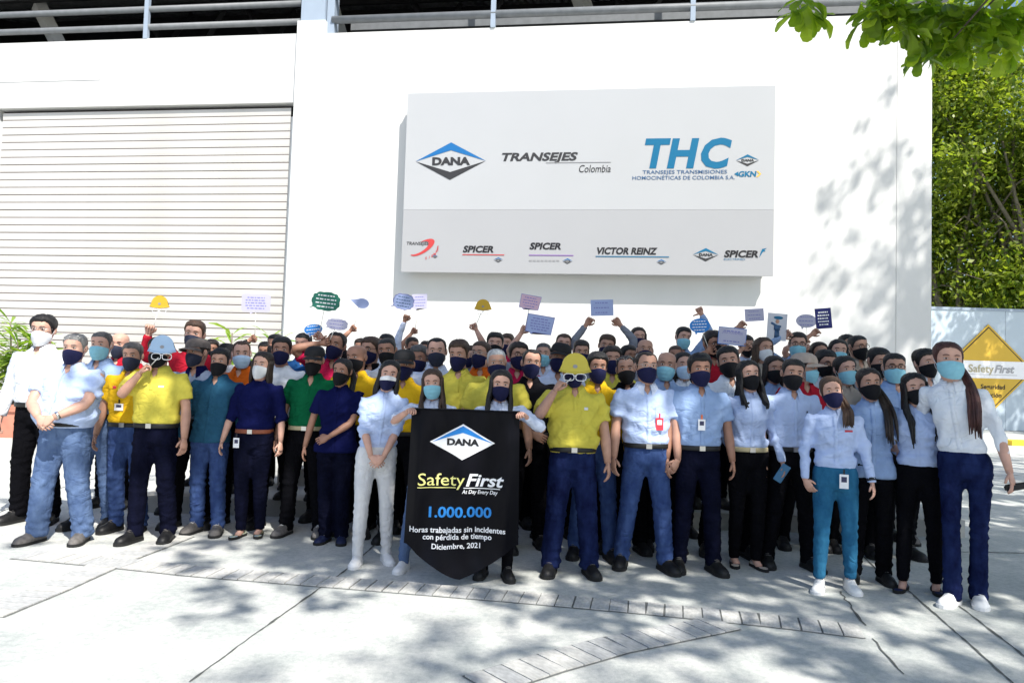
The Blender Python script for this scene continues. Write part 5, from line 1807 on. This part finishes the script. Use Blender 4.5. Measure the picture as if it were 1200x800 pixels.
P('p83', 1114, 397, ('f', 706), 'tall woman in white shirt and flared dark jeans with white shoes beside the hoarding', sex='f', shirt='white', sleeve='long3', trouser='darkjeans', cut='flare', hair=('auburn', 'ponyfront'), hairth=.010, mask='surgical', skin='light', A='back', B='hang', shoe='white', shoestyle='sneaker', lod=0, belt=None, tuck=True, yaw=-38, head=(20, 0, 3), pocket=False, hem=.02, spread=.066, legs=(.10, -.02), wr=1.2, open=.10, ponyside=1, bulk=.9, lean=-0.12)

def base_z(x, y):
    if y > STEP2 + .1 and -2.6 < x < 4.5:
        return .36
    if y > STEP1 + .1 and -3.7 < x < 4.6:
        return .17
    return 0.0
BY = {}
for i, d in enumerate(CROWD):
    d['i'] = i
    hx, hy = d['hx'], d['hy']
    if isinstance(d['depth'], tuple):
        Y = gnd(hx, d['depth'][1]).y
    else:
        Y = d['depth']
    d['Y'] = Y
    BY[d['pid']] = d
# keep neighbours apart: slide those behind along their line of sight
for it in range(60):
    mv = 0
    for a in range(len(CROWD)):
        for b in range(a):
            p, q = CROWD[a], CROWD[b]
            if abs(p['hx'] - q['hx']) > 45:
                continue
            X1, X2 = (p['hx'] - 600) / FPX * p['Y'], (q['hx'] - 600) / FPX * q['Y']
            dy = p['Y'] - q['Y']
            need = math.sqrt(max(0, .40 ** 2 - (X1 - X2) ** 2)) * .85
            if abs(dy) < need:
                s = 1 if dy >= 0 else -1
                for z, sg in ((p, s), (q, -s)):
                    if not isinstance(z['depth'], tuple):
                        z['Y'] = min(max(z['Y'] + sg * (need - abs(dy)) * .35, 5.9), 9.6)
                        mv += 1
    if not mv:
        break
for d in CROWD:
    top = at(d['hx'], d['hy'], d['Y'])
    bz = base_z(top.x, top.y)
    H = (top.z - bz) / 1.012
    if d.get('cap'):
        H -= .02
    d['H'] = min(max(H, 1.46), 1.93)
    if os_debug:
        print('PERSON %s Y=%.2f X=%.2f base=%.2f H=%.2f' % (d['pid'], d['Y'], top.x, bz, H))
    d['loc'] = Vector((top.x - d.get('lean', 0) * .9, top.y + .09 * 0, bz))

# banner place
BYD = min(BY['p40']['Y'], BY['p41']['Y']) - .25
BN_TL, BN_TR = at(482, 478, BYD), at(609, 482, BYD)
BN_B = at(540, 677, BYD).z
for d in CROWD:
    for key in ('A', 'B'):
        v = d.get(key)
        if v == 'face':
            d[key] = at(d['hx'] - 19, 430 if d['pid'] == 'p6' else 450, d['Y'] - .17)
            d['palm' + key] = (.8, .3, .1)
            d['pole' + key] = (-.6, -.35, -1)
        elif isinstance(v, tuple) and v[0] == 'px':
            d[key] = at(v[1], v[2], d['Y'] - .10)
        elif isinstance(v, tuple) and v[0] == 'bannerL':
            d[key] = Vector((BN_TL.x - .005, BN_TL.y + .0, BN_TL.z - .01))
            d['palm' + key] = (.5, -.6, -.3)
        elif isinstance(v, tuple) and v[0] == 'bannerR':
            d[key] = Vector((BN_TR.x + .01, BN_TR.y + .0, BN_TR.z - .01))
            d['palm' + key] = (-.5, -.6, -.3)
    build_person(d)

# ------------------------------------------------------------------ banner
ban = empty('banner', ((BN_TL.x + BN_TR.x) / 2, BYD, 0))
tag(ban, 'black satin banner with pointed foot held by two women', 'banner')
cx = (BN_TL.x + BN_TR.x) / 2
HWB = (BN_TR.x - BN_TL.x) / 2
ZTB = (BN_TL.z + BN_TR.z) / 2
tilt = (BN_TR.z - BN_TL.z) / (2 * HWB)
ZSH = at(540, 638, BYD).z
def ban_y(x, z):
    u, v = x / HWB, (z - BN_B) / (ZTB - BN_B)
    y = .026 * np.sin(u * 3.1 + v * 2.0) + .012 * np.sin(u * 7 - v * 5 + 1) + .024 * np.sin(v * 4.2 + u * 1.2) * (1 - v) + .005 * np.sin(u * 15 + v * 9 + 2 * np.sin(v * 6))
    y = y + .05 * np.clip(np.abs(u) - .80, 0, 1) / .2 + .012 * np.exp(-((np.abs(u) + .35 * v - .95) / .10) ** 2) * np.sin(v * 11)
    return y - .05 * (1 - v) ** 2
def ban_warp(V):
    V = np.array(V, float)
    V[:, 1] += ban_y(V[:, 0], V[:, 2])
    V[:, 2] += V[:, 0] * tilt
    return V
mat('satin_black', (.0035, .0035, .006), 0.32, 0.15, 4, 0.15, 9, spec=0.09)
nu, nv = 41, 49
V = []
for j in range(nv):
    for i in range(nu):
        u = -1 + 2 * i / (nu - 1)
        v = j / (nv - 1)
        au = abs(u)
        zb_ = BN_B + (ZSH - BN_B) * min(1, (au / .96)) ** 1.3
        z = zb_ + (ZTB - zb_) * v - .008 * (1 - au ** 2) * (v > .9)
        V.append((u * HWB * (1.0 + .05 * (1 - v) * (1 if au < 1 else 1)), 0, z))
V = ban_warp(V)
Vb = V.copy()
Vb[:, 1] += .004
b = MB()
n0 = nu * nv
F = grid_faces(nv, nu)
b.add(np.concatenate([V, Vb]), F + [tuple(q + n0 for q in reversed(f)) for f in F])
b.build('cloth', 'satin_black', ban)
V, F = tube(ban_warp(np.array([(-HWB * 1.0 + 2 * HWB * i / 20, -.002, ZTB - .004) for i in range(21)])), .008, 6)
MB().add(V, F).build('top_hem', 'satin_black', ban)
pm_ = BYD / FPX                              # metres per photo pixel on the banner
def bz_(py):
    return at(540, py, BYD).z
def btext(t, px0, px1, py, hpx, m, bold=.02, shear=0.0):
    x0, x1 = at(px0, py, BYD).x - cx, at(px1, py, BYD).x - cx
    letter(ban, t, (x0 + x1) / 2, bz_(py), hpx * pm_, m, abs(x1 - x0), bold, shear, 0, warp=ban_warp, dep=.007)
xd = at(542, 518, BYD).x - cx
dana(ban, xd, bz_(518), 70 * pm_, 0, edge=None, top='ink_blue_for_shade', txt='ink_black', dep=.008, warp=ban_warp, fill='ink_white', outline='ink_white')
btext('Safety', 490, 544, 569, 14.5, 'ink_yellow', .0)
btext('First', 544, 588.5, 569, 14.5, 'ink_white', .03, .25)
btext('At Day Every Day', 541, 583, 578, 4.6, 'ink_white', .015, .2)
btext('1.000.000', 501, 574, 605.5, 12.0, 'ink_blue_for_shade', .035)
btext('Horas trabajadas sin incidentes', 480, 592, 623, 6.4, 'ink_white', .025)
btext('con pérdida de tiempo', 496, 576, 631, 6.2, 'ink_white', .025)
btext('Diciembre, 2021', 507, 563, 641.5, 6.0, 'ink_white', .025)
def bline(pa, pb, py, wpx, m):
    xa, xb = at(pa, py, BYD).x - cx, at(pb, py, BYD).x - cx
    z = bz_(py)
    xs_ = np.linspace(xa, xb, 14)
    V = np.concatenate([[(x, -.007, z - wpx * pm_ / 2), (x, -.007, z + wpx * pm_ / 2)] for x in xs_])
    MB().add(ban_warp(V), [(2 * i, 2 * i + 2, 2 * i + 3, 2 * i + 1) for i in range(13)]).build('rule_line', m, ban, False)
bline(490, 534, 571.5, .9, 'ink_yellow')
bline(543, 586, 571.5, .9, 'ink_white')

# ------------------------------------------------------------------ paper props and cards
def outline(kind, w, h):
    a = np.linspace(0, 2 * math.pi, 48, endpoint=False)
    if kind == 'rect':
        return [(-w / 2, -h / 2), (w / 2, -h / 2), (w / 2, h / 2), (-w / 2, h / 2)]
    if kind == 'flag':
        return [(-w / 2, -h / 2), (-w * .36, -h / 2), (-w * .28, -h * .62), (-w * .2, -h / 2), (w * .45, -h / 2), (w / 2, h / 2), (-w / 2, h / 2)]
    if kind == 'bubble':
        r_ = h * .16
        pts = []
        for (cx_, cy_, a0) in ((w / 2 - r_, -h / 2 + r_, -90), (w / 2 - r_, h / 2 - r_, 0), (-w / 2 + r_, h / 2 - r_, 90), (-w / 2 + r_, -h / 2 + r_, 180)):
            for q in range(5):
                t_ = R(a0 + q * 22.5)
                pts.append((cx_ + r_ * math.cos(t_), cy_ + r_ * math.sin(t_)))
        pts += [(-w * .22, -h / 2), (-w * .17, -h * .62), (-w * .06, -h / 2)]
        return pts
    if kind == 'oval':
        out = []
        for t_ in a:
            x, z = w / 2 * math.cos(t_), h / 2 * math.sin(t_)
            out.append((x, z))
        i = min(range(48), key=lambda q: abs(a[q] - R(245)))
        out[i] = (out[i][0] - w * .02, out[i][1] - h * .20)
        return out
    if kind == 'cloud':
        out = []
        for t_ in np.linspace(0, 2 * math.pi, 96, endpoint=False):
            k_ = 1 + .075 * abs(math.sin(t_ * 5.5)) - .04
            x = w / 2 * k_ * math.copysign(abs(math.cos(t_)) ** .75, math.cos(t_))
            z = h / 2 * k_ * math.copysign(abs(math.sin(t_)) ** .75, math.sin(t_))
            out.append((x, z))
        i = min(range(96), key=lambda q: abs(q / 96 * 2 * math.pi - R(213)))
        out[i] = (out[i][0] - w * .16, out[i][1] - h * .14)
        return out
    if kind == 'drop':
        return [(-w * .55, h * .15)] + [(w * .12 + w * .36 * math.cos(t_), h * .46 * math.sin(t_)) for t_ in np.linspace(R(-140), R(130), 26)]
    if kind == 'helmet':
        pts = [(w * .52, -h * .12), (w * .47, -h * .02), (w * .44, h * .06)]
        pts += [(w * .42 * math.cos(t_), h * .06 + h * .44 * math.sin(t_)) for t_ in np.linspace(R(5), R(175), 21)]
        pts += [(-w * .44, h * .06), (-w * .47, -h * .02), (-w * .52, -h * .12), (-w * .25, -h * .19), (0, -h * .21), (w * .25, -h * .19)]
        return pts
def tri_fill(pts):
    bm = bmesh.new()
    vs = [bm.verts.new((x, 0, z)) for x, z in pts]
    f = bm.faces.new(vs)
    rs = bmesh.ops.triangulate(bm, faces=[f])
    bm.verts.index_update()
    F = [tuple(v.index for v in q.verts) for q in bm.faces]
    bm.free()
    return F
def card(name, label, kind, px, py, wpx, hpx, col, holder, rot=0, stick=None, lines=4, ink='ink_violet', cat='card', dy=-.13, border=None, yaw=0, text=None):
    Y = BY[holder]['Y'] + dy
    c_ = at(px, py, Y)
    s = Y / FPX
    w_, h_ = wpx * s, hpx * s
    t = empty(name, tuple(c_))
    t.rotation_euler = (0, R(rot), R(yaw))
    tag(t, label, cat, 'cards held up over the crowd')
    pts = outline(kind, w_, h_)
    T = tri_fill(pts)
    n = len(pts)
    th = .004
    V = [(x, -th / 2, z) for x, z in pts] + [(x, th / 2, z) for x, z in pts]
    F = T + [tuple(q + n for q in reversed(f)) for f in T] + [(i, (i + 1) % n, n + (i + 1) % n, n + i) for i in range(n)]
    MB().add(V, F).build('sheet', 'card_' + col, t, False)
    if border:
        bb_ = MB()
        V, F = tube([(x * .99, -th / 2 - .0005, z * .99) for x, z in pts + pts[:1]], .0035, 4)
        bb_.add(V, F)
        bb_.build('border', border, t, False)
    if text:
        for q, (tx, hh, wf) in enumerate(text):
            letter(t, tx, 0, h_ * hh, h_ * .15, ink, w_ * wf, .0, 0, -th / 2, dep=.0015)
    if lines:
        lb = MB()
        r_ = np.random.default_rng(abs(hash(label)) % 1000 if False else int(px * 7 + py))
        for q in range(lines):
            z = h_ * (.30 - .60 * q / max(lines - 1, 1)) if lines > 1 else 0
            half = w_ * (.36 - .06 * (q in (0, lines - 1)))
            x = -half
            while x < half - .01:
                L = r_.uniform(.014, .040) * (w_ / .3)
                L = min(L, half - x)
                hh = h_ * .032
                lb.add([(x, -th / 2 - .001, z - hh), (x + L, -th / 2 - .001, z - hh), (x + L, -th / 2 - .001, z + hh), (x, -th / 2 - .001, z + hh)], [(0, 1, 2, 3)])
                x += L + .010 * (w_ / .3)
        tag(lb.build('lettering', ink, t, False), kind='stuff')
    if stick:
        p1 = at(stick[0], stick[1], Y)
        inv = (Matrix.Translation(c_) @ t.rotation_euler.to_matrix().to_4x4()).inverted()
        q1 = inv @ Vector((p1.x, p1.y + .01, p1.z))
        V, F = tube([(q1.x * .25, .006, -h_ * .35), tuple(q1)], .004, 6)
        MB().add(V, F).build('stick', 'stick', t)
    return t, w_, h_, s
def helmet_prop(label, px, py, wpx, col, holder, stick, dy=-.13, rot=0):
    h = wpx * .95
    t, w_, h_, s = card('helmet_prop', label, 'helmet', px, py, wpx, h, col, holder, rot, stick, 0, cat='paper prop', dy=dy)
    gb = MB()
    for sd_ in (-1, 1):
        a = np.linspace(0, 2 * math.pi, 17)
        P_ = [(sd_ * w_ * .19 + w_ * .165 * math.copysign(abs(math.cos(q)) ** .7, math.cos(q)), -.004, -h_ * .31 + h_ * .115 * math.copysign(abs(math.sin(q)) ** .7, math.sin(q))) for q in a]
        V, F = tube(P_, .0036 * w_ / .26, 5, .5)
        gb.add(V, F)
    V, F = tube([(-w_ * .05, -.004, -h_ * .27), (0, -.005, -h_ * .25), (w_ * .05, -.004, -h_ * .27)], .004 * w_ / .26, 5, .5)
    gb.add(V, F)
    gb.build('goggles', 'plastic_white', t)
    V, F = tube([(-w_ * .49, -.004, -h_ * .085), (-w_ * .25, -.005, -h_ * .15), (0, -.006, -h_ * .17), (w_ * .25, -.005, -h_ * .15), (w_ * .49, -.004, -h_ * .085)], .007 * w_ / .26, 6, .6)
    MB().add(V, F).build('brim', 'card_' + col, t)
    a = np.linspace(0, 2 * math.pi, 14, endpoint=False)
    V = [(w_ * .075 * math.cos(q), -.004, h_ * .05 + w_ * .06 * math.sin(q)) for q in a]
    MB().add(V, [tuple(range(14))]).build('emblem', 'ink_lightgrey', t, False)
    return t
helmet_prop('pale blue paper helmet with white goggles held at a man\'s forehead', 190, 408, 33, 'aqua', 'p6', (172, 432), dy=-.155)
helmet_prop('yellow paper helmet with white goggles held at a man\'s forehead', 674, 431, 37, 'gold', 'p47', (656, 455), dy=-.155)
helmet_prop('small yellow paper helmet raised on a stick before the roller door', 187, 357, 23, 'yellow', 'p7', (178, 387))
helmet_prop('small yellow paper helmet raised on a stick below the wall sign', 566, 360, 20, 'yellow', 'p39', (557, 383))
card('speech_card', 'lilac speech bubble card on a stick before the roller door', 'bubble', 300, 355, 34, 21, 'lilac', 'p14', 0, (298, 398), 5)
card('speech_card', 'dark green cloud card with white writing', 'cloud', 382, 353, 33, 22, 'green', 'p16', 5, (373, 395), 4, 'ink_white', dy=-.14)
card('speech_card', 'blue oval card with white writing low behind the black cap', 'oval', 367, 386, 22, 13, 'blue', 'p16', -8, (372, 396), 3, 'ink_white', dy=-.11, border='ink_white')
card('speech_card', 'small white octagonal bubble card beside the green cloud', 'cloud', 395, 380, 25, 13, 'lilac', 'p19', 5, (384, 404), 3, dy=-.12)
card('speech_card', 'pale blue drop-shaped card on a stick', 'drop', 422, 355, 22, 13, 'paleblue', 'p43', 8, (414, 386), 0)
card('speech_card', 'violet blue cloud card with writing below the sign corner', 'cloud', 473, 353.5, 24, 18, 'paleblue', 'p28a', 8, (476, 373), 4, 'ink_bluegrey', border='ink_violet')
card('speech_card', 'lilac square card half behind the violet cloud', 'flag', 492, 353, 18, 17, 'lilac', 'p28b', -4, (486, 388), 4, dy=-.10)
card('speech_card', 'pink card with violet writing', 'flag', 621.5, 354, 24, 16, 'pink', 'p37', 9, (615, 387), 4, dy=-.11, border='card_violet')
card('speech_card', 'violet blue square bubble card with four lines of writing', 'flag', 633, 380, 32, 21, 'paleblue', 'p37', 8, (614, 388), 5, dy=-.15, border='ink_violet')
card('paper_sheet', 'violet blue paper held overhead in two hands', 'rect', 705.5, 360.5, 26.5, 19, 'paleblue', 'p48', -3, None, 3, 'ink_violet', dy=-.12)
card('speech_card', 'bright blue oval card with white writing beside the thumbs-up', 'oval', 820, 381.5, 24, 17, 'blue', 'p61', -4, (832, 412), 4, 'ink_white', dy=-.14)
card('paper_sheet', 'white card headed no podemos with blue edge', 'rect', 858, 394, 33, 20, 'lilac', 'p61', 4, None, 2, 'ink_violet', dy=-.19, border='card_blue', text=[('¡NO PODEMOS', .14, .72)])
card('paper_sheet', 'small white card with blue edge raised above the headed card', 'rect', 884, 369, 22, 14, 'lilac', 'p64', -5, None, 3, 'ink_violet', dy=-.12, border='card_violet')
t_, w_, h_, s_ = card('drawing', 'white sheet with a child-like drawing of a figure in blue', 'rect', 910.5, 383, 23, 32, 'white', 'p70', 3, None, 0, dy=-.13, cat='drawing')
fb = MB()
for (a_, b_, r_) in (((0, .05), (0, -.12), .028), ((-.02, -.12), (-.03, -.40), .016), ((.03, -.12), (.07, -.42), .016), ((0, .03), (-.32, .14), .010), ((.02, .03), (.20, .02), .010)):
    V, F = tube([(a_[0] * w_, -.004, a_[1] * h_), (b_[0] * w_, -.004, b_[1] * h_)], r_ * 1.2, 6, .3, up=(0, 1, 0))
    fb.add(V, F)
fb.build('drawn_figure', 'ink_bluegrey', t_)
V, F = ellipsoid((0, -.004, h_ * .20), (w_ * .10, .002, h_ * .08))
MB().add(V, F).build('drawn_face', 'skin_tan', t_)
V, F = ellipsoid((w_ * .04, -.006, h_ * .34), (w_ * .24, .002, h_ * .06))
MB().add(V, F).build('drawn_cap', 'ink_cyan', t_)
card('speech_card', 'pale oval bubble card beside the navy board', 'oval', 945, 376, 24.5, 16, 'lilac', 'p71b', 0, (945, 402), 3, dy=-.12)
card('navy_board', 'dark navy board with white writing raised in the back row', 'rect', 965, 373, 19, 24, 'navy', 'p71', -6, None, 5, 'ink_white', dy=-.12)

# held things
def held(name, label, pid, key, size, m, cat, off=(0, 0, 0), rot=(0, 0, 0), screen=None):
    d = BY[pid]
    side = -1 if key == 'A' else 1
    S, E, T, _, _ = d['arms'][side]
    p = d['fw'](T) + norm(d['fw'](T) - d['fw'](E)) * .085
    M_ = Matrix.Translation(d['loc']) @ Matrix.Rotation(R(d.get('yaw', 0)), 4, 'Z')
    wp = M_ @ Vector(p) + Vector(off)
    b = MB()
    b.box(tuple(-np.array(size) / 2), tuple(np.array(size) / 2))
    me = b.mesh(name, m, False)
    bm = bmesh.new()
    bm.from_mesh(me)
    bmesh.ops.bevel(bm, geom=bm.edges[:], offset=min(size) * .3, segments=2, affect='EDGES')
    bm.to_mesh(me)
    bm.free()
    o = link(name, me)
    o.location = wp
    o.rotation_euler = tuple(R(q) for q in rot)
    return tag(o, label, cat)
held('mobile_phone', 'blue mobile phone in the hand of the woman with wavy hair', 'p65', 'B', (.075, .012, .15), 'phone_blue', 'phone', (-.03, -.02, -.0), (10, 30, 10))
held('carry_case', 'black folded case held by the tall woman in white shirt', 'p83', 'B', (.19, .03, .045), 'plastic_black', 'case', (.04, -.01, .0), (0, -14, -20))
